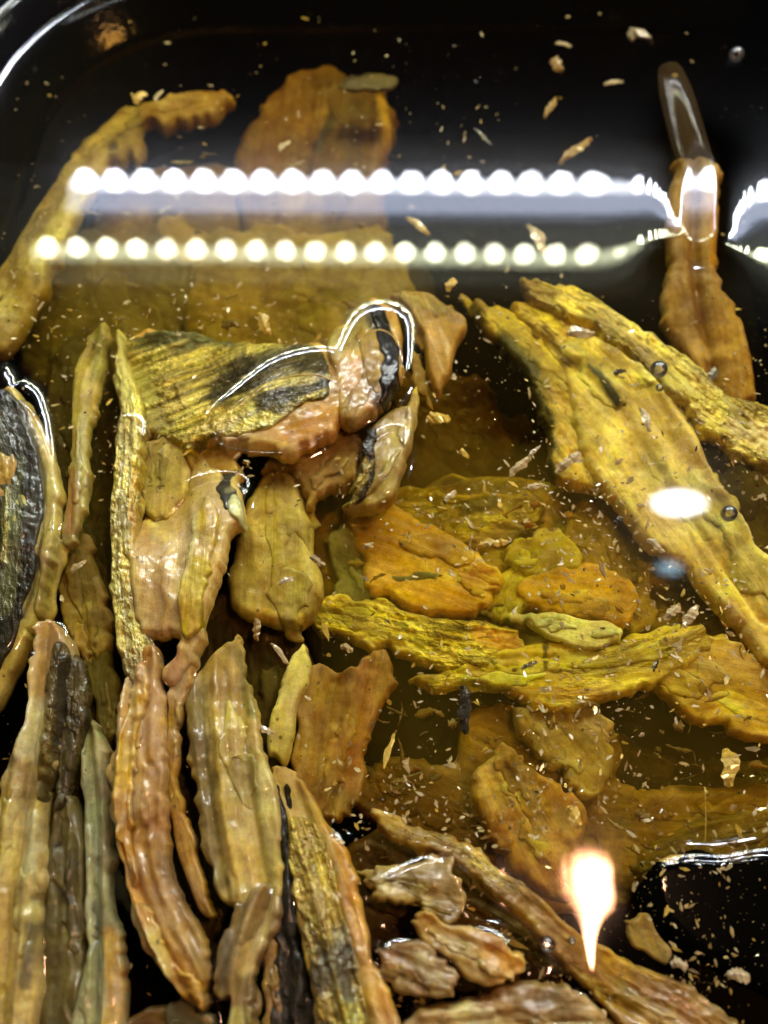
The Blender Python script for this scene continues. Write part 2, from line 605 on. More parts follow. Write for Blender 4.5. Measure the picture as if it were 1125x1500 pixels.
def oil_height(X, Y):
    pts = np.stack([X.ravel(), Y.ravel()], -1)
    tot = np.zeros(len(pts))
    dip = np.zeros(len(pts))
    for poly, A, Lr, *bare in MENISCUS:
        P = catmull(poly, 5)
        Wp = at(P[:, 0], P[:, 1], 0.0)[:, :2]
        A, Lr = A * 1e-3, Lr * 1e-3
        lo, hi = Wp.min(0) - 7 * Lr, Wp.max(0) + 7 * Lr
        m = ((pts > lo) & (pts < hi)).all(1)
        q = pts[m]
        d = seg_near(q, Wp)[0]
        inn = inside(q, Wp)
        if not bare:                               # bare flesh stands clear of the oil inside its contact line
            dip[m] = np.maximum(dip[m], np.where(inn, 0.0028 * smooth((d - 0.0003) / 0.0016), 0))
        d = np.where(inn, 0, d)
        e = 0.35e-3
        d = np.sqrt(d * d + e * e) - e
        tot[m] += (A * np.exp(-d / Lr)) ** 3
    h = np.cbrt(tot) - dip
    # the oil climbs the tray wall
    x0, x1, y0, y1 = X_W + C_R, X_E - C_R, Y_E + C_R, Y_W - C_R
    dx = np.maximum(np.maximum(x0 - pts[:, 0], pts[:, 0] - x1), 0)
    dy = np.maximum(np.maximum(y0 - pts[:, 1], pts[:, 1] - y1), 0)
    dw = C_R - np.sqrt(dx * dx + dy * dy)
    h = h + 0.0005 * np.exp(-np.maximum(dw, 0) / 0.0015)
    h = h + dent(pts)
    return h.reshape(X.shape), dw.reshape(X.shape)

def dent(pts):
    """slow swell of the surface beside the diagonal strip, hollow along it and arched across it"""
    c = at(866, 1284, 0.0)[:2]
    e = at(888, 1455, 0.0)[:2]
    L_ = np.linalg.norm(e - c)
    a = (e - c) / L_
    b = np.array([a[1], -a[0]])
    q = pts - c
    s, t = q @ a, q @ b
    sc = np.clip(s, 0, L_ * 1.15)
    t = t - 0.0016 * np.sin(np.clip(s / L_, 0, 1.2) * 2.6)
    win = np.exp(-(t / 0.0075) ** 2) * smooth((s + 0.004) / 0.006) * smooth((L_ * 1.35 - s) / (L_ * 0.3))
    return (DENT_A * sc ** 2 / 2 - DENT_B * smooth((s / L_ - 0.12) / 0.88) * t ** 2 / 2) * win
DENT_A, DENT_B = 4.2, 22.0

def build_oil():
    st = 0.0004
    xs = np.arange(X_W - 0.002, 0.088, st)
    ys = np.arange(-0.082, Y_W + 0.002, st)
    X, Y = np.meshgrid(xs, ys)
    Z, dw = oil_height(X, Y)
    ny, nx = X.shape
    idx = np.arange(nx * ny).reshape(ny, nx)
    ok = dw > -0.0012
    keep = ok[:-1, :-1] & ok[1:, :-1] & ok[:-1, 1:] & ok[1:, 1:]
    F = np.stack([idx[:-1, :-1], idx[:-1, 1:], idx[1:, 1:], idx[1:, :-1]], -1)[keep]
    V = np.stack([X, Y, Z], -1).reshape(-1, 3)
    # boundary of the sheet goes down to the tray floor
    E = np.concatenate([F[:, [0, 1]], F[:, [1, 2]], F[:, [2, 3]], F[:, [3, 0]]])
    key = np.sort(E, 1)
    k1 = key[:, 0].astype(np.int64) * (nx * ny) + key[:, 1]
    u, inv, cnt = np.unique(k1, return_inverse=True, return_counts=True)
    B = E[cnt[inv] == 1]
    bv = np.unique(B)
    mp = {int(v): len(V) + i for i, v in enumerate(bv)}
    Vb = V[bv].copy()
    Vb[:, 2] = -0.0352
    c = len(V) + len(Vb)
    V = np.concatenate([V, Vb, [[0.0, 0.0, -0.0352]]])
    side = np.array([(b, a, mp[int(a)], mp[int(b)]) for a, b in B])
    bot = np.array([(mp[int(b)], mp[int(a)], c, c) for a, b in B])
    # drop loose nodes, keep quads; the base as triangles stored apart
    used = np.unique(np.concatenate([F.ravel(), side.ravel(), bot[:, :3].ravel()]))
    re = np.full(len(V), -1)
    re[used] = np.arange(len(used))
    V = V[used]
    me = bpy.data.meshes.new('oil')
    quads = np.concatenate([re[F], re[side]])
    tris = re[bot[:, :3]]
    me.vertices.add(len(V))
    me.vertices.foreach_set('co', V.astype(np.float32).ravel())
    li = np.concatenate([quads.ravel(), tris.ravel()]).astype(np.int32)
    me.loops.add(len(li))
    me.loops.foreach_set('vertex_index', li)
    nq, ntri = len(quads), len(tris)
    me.polygons.add(nq + ntri)
    ls = np.concatenate([np.arange(nq) * 4, nq * 4 + np.arange(ntri) * 3]).astype(np.int32)
    lt = np.concatenate([np.full(nq, 4), np.full(ntri, 3)]).astype(np.int32)
    me.polygons.foreach_set('loop_start', ls)
    me.polygons.foreach_set('loop_total', lt)
    sm = np.zeros(nq + ntri, bool)
    sm[:len(F)] = True
    me.polygons.foreach_set('use_smooth', sm)
    me.update(calc_edges=True)
    o = link('oil', me, clear_mat('golden_oil', volume=((0.88, 0.80, 0.30), 85.0), haze=0.07))
    tag(o, 'clear golden oil filling the black tray', kind='structure')
    return o

# ---------------------------------------------------------------- fish pieces
def field(outline, grain, z, T, w, seed, bump=0.35, fib=0.25, folds=(), rag=2.2, step=3.0, clip=None, lift=0.0, dz=(), grow=0.0, tint=None, strokes=(),
          skin=0.0, skinvar=0.0, crink=0.0, bottom=True, name='flesh'):
    """one closed solid: outline (photograph), top following z (mm) along the grain line, rounded edges of thickness T (mm) over w px.
    clip: a second outline; only that area is built, lying lift mm above the first surface"""
    O = catmull(outline, 8)
    T = T * 0.75
    sgn = np.sign(np.sum(O[:, 0] * np.roll(O[:, 1], -1) - O[:, 1] * np.roll(O[:, 0], -1)))
    nrm = np.roll(O, -1, 0) - np.roll(O, 1, 0)
    nrm = np.stack([nrm[:, 1], -nrm[:, 0]], -1) / (np.linalg.norm(nrm, axis=1)[:, None] + 1e-9)

    def ragged(Q, sd, amp):
        t = np.concatenate([[0], np.cumsum(np.linalg.norm(np.diff(Q, axis=0), axis=1))])
        n_ = np.roll(Q, -1, 0) - np.roll(Q, 1, 0)
        n_ = np.stack([n_[:, 1], -n_[:, 0]], -1) / (np.linalg.norm(n_, axis=1)[:, None] + 1e-9)
        burst = smooth(0.5 + 2.2 * fbm(t / 55.0, t * 0, sd + 5, 2))
        j = (fbm(t / 48.0, t * 0 + sd, sd, 2) * 2.6 + fbm(t / 20.0, t * 0 + sd + 3, sd + 8, 2) * (0.8 + 3.0 * burst)
             + fbm(t / 8.0, t * 0 + sd + 9, sd + 3, 2) * (0.4 + 2.6 * burst)) * amp
        return Q + n_ * j[:, None]
    O = ragged(O + nrm * sgn * grow, seed, rag)
    G = catmull(grain, 6, closed=False) if len(grain) > 2 else np.array(grain, float)
    area = O if clip is None else ragged(catmull(clip, 8), seed + 5, rag * 0.9)
    lo, hi = area.min(0) - step, area.max(0) + step
    lo = np.maximum(lo, [-60, -40])
    hi = np.minimum(hi, [1190, 1580])
    xs = np.arange(lo[0], hi[0] + step, step)
    ys = np.arange(lo[1], hi[1] + step, step)
    gx, gy = np.meshgrid(xs, ys)
    pts = np.stack([gx.ravel(), gy.ravel()], -1)
    d, q, _, _ = seg_near(pts, area)
    ins = inside(pts, area)
    ny, nx = gx.shape
    idx = np.arange(nx * ny).reshape(ny, nx)
    I = ins.reshape(ny, nx)
    # only cells that touch the inside; nodes outside snap to the outline
    keep = I[:-1, :-1] | I[1:, :-1] | I[:-1, 1:] | I[1:, 1:]
    F = np.stack([idx[:-1, :-1], idx[1:, :-1], idx[1:, 1:], idx[:-1, 1:]], -1)[keep]
    used = np.unique(F)
    re = np.full(nx * ny, -1)
    re[used] = np.arange(len(used))
    F = re[F]
    pts, d, q, ins = pts[used], d[used], q[used], ins[used]
    pts = np.where(ins[:, None], pts, q)
    de = np.where(ins, d, 0.0)
    edge = ~ins
    if clip is None:
        dm = de
    else:
        dm, _, _, _ = seg_near(pts, O)
        dm = np.where(inside(pts, O), dm, 0)
    # grain coordinates
    gd, _, gs, gside = seg_near(pts, G, closed=False)
    gl = np.linalg.norm(np.diff(G, axis=0), axis=1).sum()
    u, v = gs, gd * gside
    zt = np.interp(u / gl, np.linspace(0, 1, len(z)), z)
    for zx, zy, zo, zr in dz:
        zt = zt + zo * np.exp(-((pts[:, 0] - zx) ** 2 + (pts[:, 1] - zy) ** 2) / zr ** 2)
    w = w * 0.45
    prof = np.sqrt(np.clip(1 - (1 - np.clip(dm / w, 0, 1)) ** 2, 0, 1))
    soft = np.clip(dm / (w * 0.6), 0, 1)
    zb = zt - 0.6 * T                              # height of the edge
    top = zb + 0.6 * T * prof
    vw = v + 16 * fbm(pts[:, 0] / 50, pts[:, 1] / 50, seed + 91, 3)
    top = top + soft * (bump * 1.3 * fbm(pts[:, 0] / 44, pts[:, 1] / 44, seed + 3, 4)
                        + fib * 1.5 * fbm_line(u / 240, vw / 15, seed + 9, 2)
                        + fib * 0.3 * fbm_line(u / 200, vw / 5, seed + 19, 2))
    if crink:
        top = top + soft * crink * (1.0 - 2 * np.abs(fbm(u / 17 + fbm(u / 60, v / 40, seed + 33, 2), v / 9.5, seed + 31, 3)))
    for fv, fa, fw in folds:
        top = top + soft * fa * np.exp(-((v - fv) / fw) ** 2)
    P0 = at(pts[:, 0], pts[:, 1], zb * 1e-3)
    if clip is None:
        bot = zb - 0.5 * T * prof
    else:
        pr2 = np.clip(de / 5.0, 0, 1)
        top = top + lift * np.sqrt(np.clip(1 - (1 - pr2) ** 2, 0, 1)) - 0.10
        bot = top - 0.35 - 0.25 * pr2
    Vt, Vb = P0.copy(), P0.copy()
    Vt[:, 2], Vb[:, 2] = top * 1e-3, bot * 1e-3
    if clip is None:
        Vb[edge] = Vt[edge]
    n = len(pts)
    low = np.arange(n) + n
    if clip is None:
        low = np.where(edge, np.arange(n), low)
    Fb = low[F][:, ::-1]
    V = np.concatenate([Vt, Vb])
    FF = np.concatenate([F, Fb])
    if clip is not None:                           # side band so that the skin is closed
        E = np.concatenate([F[:, [0, 1]], F[:, [1, 2]], F[:, [2, 3]], F[:, [3, 0]]])
        key = np.sort(E, 1)
        kk = key[:, 0].astype(np.int64) * n + key[:, 1]
        _, inv, cnt = np.unique(kk, return_inverse=True, return_counts=True)
        B = E[cnt[inv] == 1]
        FF = np.concatenate([FF, np.stack([B[:, 1], B[:, 0], B[:, 0] + n, B[:, 1] + n], -1)])
    me = mesh_np(name, V, FF)
    # colour marks of the piece
    c = np.tile(np.append(lin(tint), skin), (n, 1))
    if skinvar:
        c[:, 3] = np.clip(skin + skinvar * 2 * fbm(pts[:, 0] / 60, pts[:, 1] / 60, seed + 41, 3), 0, 1)
    m2 = fbm(pts[:, 0] / 50, pts[:, 1] / 50, seed + 71, 3)
    c[:, :3] *= np.clip(1 + 0.55 * m2, .4, 1.6)[:, None]
    wob = 11 * fbm(pts[:, 0] / 26, pts[:, 1] / 26, seed + 55, 3) + (7 + 14 * skin) * fbm_line(u / 80, v / 7, seed + 61, 3)
    for st in strokes:
        line, rad, colr, amt = st[:4]
        sk = st[4] if len(st) > 4 else None
        line = np.array(line, float)
        if len(line) == 1:
            line = np.array([line[0], line[0] + 0.01])
        if len(line) > 2:
            line = catmull(line, 4, closed=False)
        sd_ = seg_near(pts, line, closed=False)[0] + wob * min(1.0, rad / 22.0)
        a = (amt * smooth((rad * 1.1 - sd_) / (rad * 0.75)))[:, None]
        c[:, :3] = c[:, :3] * (1 - a) + lin(colr) * a
        if sk is not None:
            c[:, 3] = c[:, 3] * (1 - a[:, 0]) + sk * a[:, 0]
    # the edge of a cut fillet is a little frayed and paler in places
    c = np.clip(c, 0.002, 0.85)
    lum = c[:, :3].mean(1, keepdims=True)
    c[:, :3] = lum * (c[:, :3] / lum) ** 0.80
    c[:, 1] *= 1.12
    if max(z) < -2:
        c[:, :3] *= 1.15
    c[:, 2] *= 0.76
    c2 = np.concatenate([c, c])
    at_ = me.attributes.new('tint', 'FLOAT_COLOR', 'POINT')
    at_.data.foreach_set('color', c2.astype(np.float32).ravel())
    uvl = me.uv_layers.new(name='grain')
    li = np.empty(len(me.loops), np.int32)
    me.loops.foreach_get('vertex_index', li)
    uvs = np.concatenate([np.stack([u, v], -1)] * 2) / 100.0 + seed * 0.37
    uvl.data.foreach_set('uv', uvs[li].astype(np.float32).ravel())
    return me

SEED = [10]

def area_half(outline, gl):
    """half the mean width of a piece"""
    P = np.array(outline, float)
    a = abs(np.sum(P[:, 0] * np.roll(P[:, 1], -1) - P[:, 1] * np.roll(P[:, 0], -1))) / 2
    return a / max(gl, 1) / 2

def piece(label, outline, grain, z, tint, T=5.0, w=24, strokes=(), skins=(), name='fish_piece', cat='fish piece', group=None, layers=None, **kw):
    """skins / parts: dicts with name, outline, tint, strokes and so on, lying on the flesh"""
    SEED[0] += 7
    sd = SEED[0]
    if max(z) < -3.5:
        kw['rag'] = max(kw.get('rag', 0), 3.2)
    kw.setdefault('grow', 11.0 if max(z) < -6.4 else (5.0 if max(z) < -3.5 else 1.0))
    flesh = field(outline, grain, z, T, w, sd, tint=tint, strokes=strokes, **kw)
    base = np.mean(np.array(outline, float), 0)
    loc = at(base[0], base[1], (np.mean(z) - T) * 1e-3)
    skins = list(skins)
    # torn layers of muscle that flake off along the grain
    rng = np.random.RandomState(sd)
    Ga = np.array(grain, float)
    ar = np.ptp(np.array(outline, float), 0)
    gl_ = float(np.linalg.norm(np.diff(Ga, axis=0), axis=1).sum())
    n_l = layers if layers is not None else (0 if gl_ < 60 else int(2 + gl_ / 110) if max(z) < -2 else 2)
    for _ in range(n_l):
        s_ = rng.uniform(.05, .95)
        cum_ = np.concatenate([[0], np.cumsum(np.linalg.norm(np.diff(Ga, axis=0), axis=1))]) / gl_
        k_ = min(int(np.searchsorted(cum_, s_)), len(Ga) - 1)
        k_ = max(k_, 1)
        f_ = (s_ - cum_[k_ - 1]) / (cum_[k_] - cum_[k_ - 1])
        dirv = (Ga[k_] - Ga[k_ - 1]) / np.linalg.norm(Ga[k_] - Ga[k_ - 1])
        nrm_ = np.array([-dirv[1], dirv[0]])
        half = area_half(outline, gl_)
        c_ = Ga[k_ - 1] + f_ * (Ga[k_] - Ga[k_ - 1]) + nrm_ * rng.uniform(-.62, .62) * half
        la, lb = min(gl_ * rng.uniform(.14, .34), 70), half * rng.uniform(.28, .6)
        ol = []
        for q_ in range(11):
            a_ = 2 * math.pi * q_ / 11
            rr = rng.uniform(.55, 1.25)
            ol.append(tuple(c_ + dirv * math.cos(a_) * la * rr + nrm_ * math.sin(a_) * lb * rr))
        g_ = rng.uniform(.72, 1.28)
        tn = tuple(np.clip(np.array(tint) * np.array([g_ ** .5, g_ ** .5, g_ ** .6]), 12, 250))
        skins.insert(0, dict(name='torn_layer', outline=ol, tint=tn, lift=rng.uniform(.25, .6), rag=2.6, step=2.6, strokes=[s0[:4] for s0 in strokes if rng.rand() < .5]))
    if not skins:
        flesh.name = name
        o = link(name, flesh, FISH)
        tag(o, label, cat, group)
        return o
    t = empty(name, loc)
    tag(t, label, cat, group)
    link('flesh', flesh, FISH, t)
    for k, s in enumerate(skins):
        s = dict(s)
        nm = s.pop('name', 'skin')
        kk = {a: b for a, b in kw.items() if a in ('bump', 'fib', 'folds', 'rag', 'step', 'dz', 'grow')}
        ol, lab = s.pop('outline'), s.pop('label', None)
        for a in ('bump', 'fib', 'folds', 'rag', 'step'):
            if a in s:
                kk[a] = s.pop(a)
        me = field(outline, grain, z, T, w, sd, clip=ol, lift=s.pop('lift', 0.55), name=nm, **kk, **s)
        o = link(nm, me, FISH, t)
        if lab:
            o['label'] = lab
    return t

# ---------------------------------------------------------------- the pieces, deepest first
BLK, DK = (26, 22, 20), (58, 44, 24)
GOLD, PALE, ORG, TAN = (176, 142, 62), (206, 182, 120), (198, 128, 48), (170, 128, 72)

# murky pieces lying on the tray floor
piece('murky reddish brown fillet lying deep between the folded piece and the yellow fan', [(590, 560), (640, 580), (700, 570), (740, 620), (800, 650), (800, 730), (740, 750), (680, 735), (600, 750), (580, 660)],
      [(600, 610), (780, 720)], [-21, -24], (96, 66, 32), T=6, w=40, rag=5, bump=1.0)
piece('dim olive slab deep under the yellowish light strip', [(250, 330), (330, 350), (400, 345), (470, 360), (560, 350), (590, 420), (540, 470), (500, 500), (440, 545), (380, 520), (330, 530), (270, 480), (220, 440), (240, 390)],
      [(260, 380), (540, 440)], [-16, -12], (140, 114, 52), T=5, w=40, rag=5, bump=1.0, strokes=[([(380, 400), (420, 480)], 26, (120, 84, 30), .6), ([(470, 390), (450, 470)], 18, (178, 140, 52), .7)])
piece('dark brown slab deep between the two light strips', [(190, 270), (330, 260), (380, 330), (330, 400), (230, 420), (160, 400), (150, 330)],
      [(170, 340), (360, 330)], [-17, -19], (110, 76, 34), T=5, w=40, strokes=[([(250, 280), (230, 400)], 22, (60, 42, 22), .7)])
piece('dim olive fillet under the dark skinned piece at the edge of the tray', [(40, 390), (100, 380), (150, 350), (210, 390), (270, 410), (250, 480), (270, 540), (180, 570), (110, 540), (60, 560), (20, 500)],
      [(60, 450), (230, 500)], [-15, -14], (92, 78, 40), T=5, w=36, rag=5, bump=1.0)
piece('broad murky brown slab under the tan lump', [(690, 1060), (760, 1045), (850, 1050), (900, 1100), (890, 1150), (980, 1170), (1130, 1160), (1140, 1215), (1040, 1230), (950, 1260),
      (900, 1330), (820, 1330), (740, 1280), (690, 1200)], [(700, 1080), (880, 1180), (1120, 1190)], [-12, -12, -14], (166, 118, 46), T=6, w=40, fib=.4,
      strokes=[([(900, 1190), (1120, 1180)], 30, (134, 94, 34), .7), ([(820, 1060), (880, 1090), (870, 1150)], 22, (172, 136, 70), .6)])
piece('dim olive strip crossing the dark gap above the black fold', [(880, 1080), (960, 1120), (1050, 1130), (1140, 1120), (1140, 1165), (1030, 1160), (950, 1150), (880, 1130)],
      [(880, 1100), (1130, 1145)], [-19, -20], (92, 80, 30), T=5, w=24)
piece('narrow olive brown strip running just above the black fold', [(950, 1250), (1000, 1222), (1070, 1205), (1140, 1195), (1140, 1240), (1050, 1255), (980, 1275), (935, 1290)],
      [(940, 1270), (1130, 1215)], [-10, -11], (126, 96, 36), T=4.5, w=20, strokes=[([(950, 1265), (1000, 1240)], 14, (166, 134, 44), .8)])
piece('brown slab deep below the red brown wedge', [(540, 1130), (620, 1120), (700, 1150), (740, 1230), (700, 1260), (620, 1210), (550, 1200), (520, 1170)],
      [(530, 1150), (720, 1230)], [-12, -12], (126, 88, 38), T=5, w=30)
piece('dark brown slab under the long diagonal strip', [(520, 1240), (640, 1240), (740, 1310), (840, 1390), (900, 1450), (800, 1480), (660, 1440), (560, 1400), (520, 1320)],
      [(530, 1270), (860, 1460)], [-8, -8], (86, 56, 26), T=6, w=36)
piece('dark olive slab deep under the right end of the yellow fan', [(1040, 640), (1140, 660), (1140, 840), (1090, 800), (1050, 730)], [(1050, 660), (1130, 800)], [-16, -16], (84, 66, 30), T=5, w=30)
piece('brown slab on the floor between the pear shaped piece and the orange block', [(440, 740), (520, 720), (560, 780), (560, 880), (510, 900), (450, 860)], [(450, 760), (540, 880)], [-15, -15],
      (112, 66, 26), T=5, w=30)
piece('grey green ragged shred beside the orange block', [(490, 790), (520, 770), (545, 800), (550, 850), (535, 890), (510, 880), (500, 840)], [(500, 780), (540, 880)], [-9, -9], (126, 118, 66), T=3, w=16, rag=3)
piece('dark slab under the upright golden strips', [(80, 560), (180, 520), (210, 700), (200, 900), (160, 1100), (120, 1300), (60, 1300), (70, 1000)], [(130, 540), (110, 1290)], [-13, -10], (74, 62, 36), T=5, w=36, fib=.5)
piece('dark brown slab showing between the broad plank and the gold plank', [(300, 900), (430, 920), (450, 1100), (430, 1320), (330, 1420), (260, 1300), (250, 1100)], [(360, 900), (340, 1400)], [-10, -9], (80, 62, 32), T=6, w=40, fib=.5)

piece('broad golden olive slab filling the floor under the orange blocks', [(480, 760), (600, 725), (780, 715), (960, 760), (1060, 880), (1070, 960), (930, 985), (700, 950), (540, 930), (480, 860)], [(490, 830), (780, 830), (1060, 920)], [-13, -12.5, -13],
      (190, 154, 54), T=6, w=40, bump=1.3, rag=3, strokes=[([(560, 905), (720, 905)], 26, (60, 48, 20), .8), ([(830, 760), (860, 800)], 30, (70, 58, 28), .8), ([(930, 890), (1000, 880)], 30, (66, 54, 26), .8), ([(640, 720), (760, 720)], 22, (70, 52, 22), .7)])

# submerged pieces, upper part of the tray
piece('long olive strip bending round the tray corner with a side branch', [(335, 148), (300, 147), (255, 153), (205, 165), (172, 180), (130, 215), (92, 262), (52, 330), (18, 395), (-8, 440), (-8, 520), (28, 498), (58, 440),
      (88, 372), (118, 310), (150, 262), (190, 232), (212, 238), (218, 196), (262, 188), (322, 172), (336, 160)], [(330, 158), (215, 180), (130, 245), (60, 370), (0, 490)],
      [-10, -9, -7, -4.5], (140, 108, 46), T=5, w=18, rag=2.5, bump=.7,
      strokes=[([(330, 158), (230, 172)], 26, (150, 100, 36), .8), ([(170, 228)], 10, (60, 46, 22), .9), ([(120, 300), (60, 400)], 22, (178, 158, 92), .7, .3), ([(10, 460)], 36, (196, 170, 110), .8), ([(150, 215), (200, 180)], 14, (176, 138, 60), .6)])
piece('rounded reddish brown slab with a dark crack behind the light strips', [(362, 215), (398, 165), (432, 124), (470, 117), (508, 130), (545, 134), (568, 160), (574, 200), (562, 245), (552, 300), (545, 390), (480, 440), (400, 420),
      (368, 330), (354, 250)], [(470, 120), (460, 430)], [-16, -17], (112, 72, 36), T=6, w=30, fib=.5,
      strokes=[([(508, 135), (490, 180), (466, 230)], 9, (44, 24, 12), .9), ([(524, 170), (518, 250)], 17, (84, 52, 24), .8), ([(420, 160), (390, 260)], 30, (112, 64, 26), .6), ([(560, 160), (566, 220)], 9, (190, 140, 60), .8),
               ([(440, 300), (460, 420)], 40, (132, 96, 40), .7)])
piece('torn dark skin shred at the top of the rounded slab', [(500, 122), (530, 112), (578, 116), (572, 128), (540, 134), (510, 136)], [(500, 126), (575, 122)], [-7, -7], (84, 68, 50), T=1.0, w=8, rag=4, step=2.0, grow=0, layers=0,
      name='skin_shred', cat='fish skin', strokes=[([(500, 118), (540, 112)], 6, (50, 40, 34), .8)])

stub_label = 'brown grooved fillet upright by the tray end with a clear bone at its tip'
SEED[0] += 7
stub = empty('fish_piece', at(1030, 420, -0.012))
tag(stub, stub_label, 'fish piece')
link('flesh', field([(984, 248), (1010, 240), (1040, 244), (1054, 262), (1052, 320), (1047, 380), (1060, 430), (1086, 480), (1101, 560), (1104, 596), (1060, 606), (1010, 545), (976, 492), (964, 450), (970, 400), (978, 330)],
      [(1018, 245), (1012, 400), (1050, 600)], [-0.8, -4, -7], 5.5, 22, SEED[0], folds=[(0, -1.2, 8), (-20, .5, 8)], fib=.35, tint=(162, 110, 48), name='flesh',
      strokes=[([(1018, 260), (1012, 400), (1040, 560)], 13, (120, 66, 26), .8), ([(1040, 260), (1040, 400)], 10, (196, 124, 48), .7), ([(1070, 470), (1090, 580)], 16, (196, 142, 58), .8),
               ([(1020, 520), (1060, 525)], 14, (206, 156, 84), .8), ([(1030, 255)], 20, (204, 160, 100), .6)]), FISH, stub)

# the yellow fan on the right
piece('pale yellow slab forming the broad middle of the fan', [(748, 448), (800, 466), (850, 490), (900, 520), (950, 560), (1000, 600), (1022, 650), (1042, 702), (1076, 742), (1102, 802), (1140, 850), (1140, 985), (1080, 925), (1040, 885),
      (1000, 835), (940, 800), (900, 745), (866, 700), (834, 625), (826, 560), (790, 512)], [(760, 460), (900, 580), (1000, 730), (1120, 900)], [-7, -4.5, -3.5, -4], (222, 184, 96), T=6, w=26, fib=.42, bump=.5,
      folds=[(-42, .8, 10), (18, -.8, 6)],
      strokes=[([(760, 462), (820, 500), (870, 530)], 26, (190, 146, 52), .8, .45), ([(862, 548), (900, 600)], 9, (48, 50, 46), .95), ([(905, 615), (930, 650)], 8, (226, 186, 104), .8), ([(780, 470), (900, 560), (960, 570)], 12, (206, 170, 70), .7, .6),
               ([(795, 492), (830, 540)], 8, (96, 56, 22), .8), ([(980, 640), (1040, 720)], 22, (196, 158, 84), .7), ([(1000, 580), (1060, 760), (1120, 900)], 20, (182, 146, 66), .6), ([(1000, 630), (1015, 612)], 5, (40, 34, 24), .9)],
      skins=[dict(name='dark_skin', outline=[(858, 540), (875, 548), (905, 590), (912, 606), (898, 604), (872, 572)], tint=(52, 54, 52), skin=.35, lift=.3, rag=2.0, step=2.0, strokes=[([(880, 575), (900, 596)], 4, (120, 118, 100), .8)])])
piece('golden wrinkled strip along the outer edge of the fan', [(764, 416), (790, 426), (850, 430), (908, 470), (960, 500), (1012, 540), (1062, 580), (1140, 620), (1140, 690), (1080, 672), (1032, 642), (985, 592), (935, 542), (880, 500), (830, 470), (778, 448)],
      [(765, 425), (900, 485), (1030, 590), (1135, 655)], [-6, -4, -2.5, -2], (214, 176, 84), T=4.5, w=20, step=2.2, crink=.55, skin=.7, skinvar=.5,
      strokes=[([(770, 430), (800, 440)], 22, (130, 96, 40), .8), ([(850, 440), (960, 510), (1060, 590)], 14, (226, 194, 104), .7, .8), ([(1080, 640), (1140, 655)], 30, (226, 196, 144), .9, .1), ([(860, 470), (940, 530)], 12, (110, 82, 36), .7)])
piece('golden strip with a dark fringe along the inner edge of the fan', [(698, 458), (740, 468), (780, 500), (822, 540), (852, 580), (884, 622), (915, 662), (966, 724), (900, 726), (842, 716), (812, 696), (800, 640), (790, 596), (768, 545), (725, 500)],
      [(705, 465), (800, 550), (870, 650), (930, 722)], [-9, -7, -6, -6], (206, 166, 74), T=5, w=20, step=2.2, crink=.35, skin=.35, skinvar=.4,
      strokes=[([(715, 470), (790, 520), (850, 590)], 12, (214, 176, 76), .8, .7), ([(735, 510), (780, 580), (795, 640), (800, 700)], 24, (46, 46, 30), .9, .3), ([(830, 600), (880, 690)], 26, (214, 164, 72), .6, 0), ([(700, 462)], 30, (84, 64, 30), .7)])

# yellow lumps in the middle
piece('flat olive gold ridge behind the bright orange block', [(575, 745), (640, 735), (700, 738), (772, 735), (778, 760), (735, 790), (690, 802), (640, 800), (590, 780)], [(580, 760), (775, 750)], [-11.5, -11], (170, 136, 36), T=4, w=18, crink=.5, skin=.3, skinvar=.5, rag=3,
      strokes=[([(680, 785), (740, 762)], 16, (232, 200, 60), .8, .8), ([(680, 752), (720, 745)], 14, (70, 64, 26), .8)])
piece('bright orange block with a grey shred on it', [(516, 760), (560, 752), (600, 768), (640, 788), (690, 815), (724, 850), (716, 876), (682, 892), (610, 886), (550, 872), (540, 820)], [(520, 790), (715, 860)], [-8, -7], (226, 160, 46), T=6, w=22, fib=.2,
      strokes=[([(545, 770), (600, 775)], 30, (222, 160, 44), .7), ([(620, 810), (660, 830)], 34, (248, 180, 50), .8), ([(525, 770)], 24, (150, 84, 28), .7), ([(690, 850), (715, 860)], 18, (230, 140, 40), .8)],
      skins=[dict(name='grey_shred', outline=[(576, 848), (600, 850), (640, 846), (645, 854), (615, 858), (580, 860)], tint=(112, 104, 48), lift=.2, rag=2.0, step=2.0)])
piece('lumpy olive yellow scrap above the second orange block', [(754, 815), (775, 800), (800, 790), (830, 798), (842, 822), (820, 832), (800, 842), (772, 842), (756, 830)], [(756, 825), (838, 815)], [-8, -8], (196, 166, 50), T=4, w=14, rag=3, bump=.9, step=2.5)
piece('small drooping yellow scrap touching the second orange block', [(722, 880), (738, 852), (762, 838), (772, 850), (768, 880), (748, 905), (728, 906)], [(760, 842), (735, 904)], [-9, -8.5], (190, 164, 46), T=4, w=12, rag=3, bump=.8, step=2.5)
piece('second smaller orange block above the pale chip', [(766, 862), (800, 848), (840, 842), (885, 850), (918, 868), (914, 914), (868, 905), (820, 896), (785, 890)], [(768, 872), (912, 890)], [-8, -7.5], (222, 160, 48), T=5, w=20, fib=.2,
      strokes=[([(820, 870), (870, 880)], 24, (240, 172, 50), .7)])
piece('tangle of tan shreds below the fan', [(840, 770), (890, 730), (930, 740), (950, 790), (940, 850), (960, 900), (925, 925), (905, 880), (870, 840)], [(870, 750), (930, 900)], [-10, -9], (172, 134, 50), T=4, w=20, rag=4, bump=.9,
      strokes=[([(900, 780), (930, 860)], 18, (120, 94, 36), .6)])
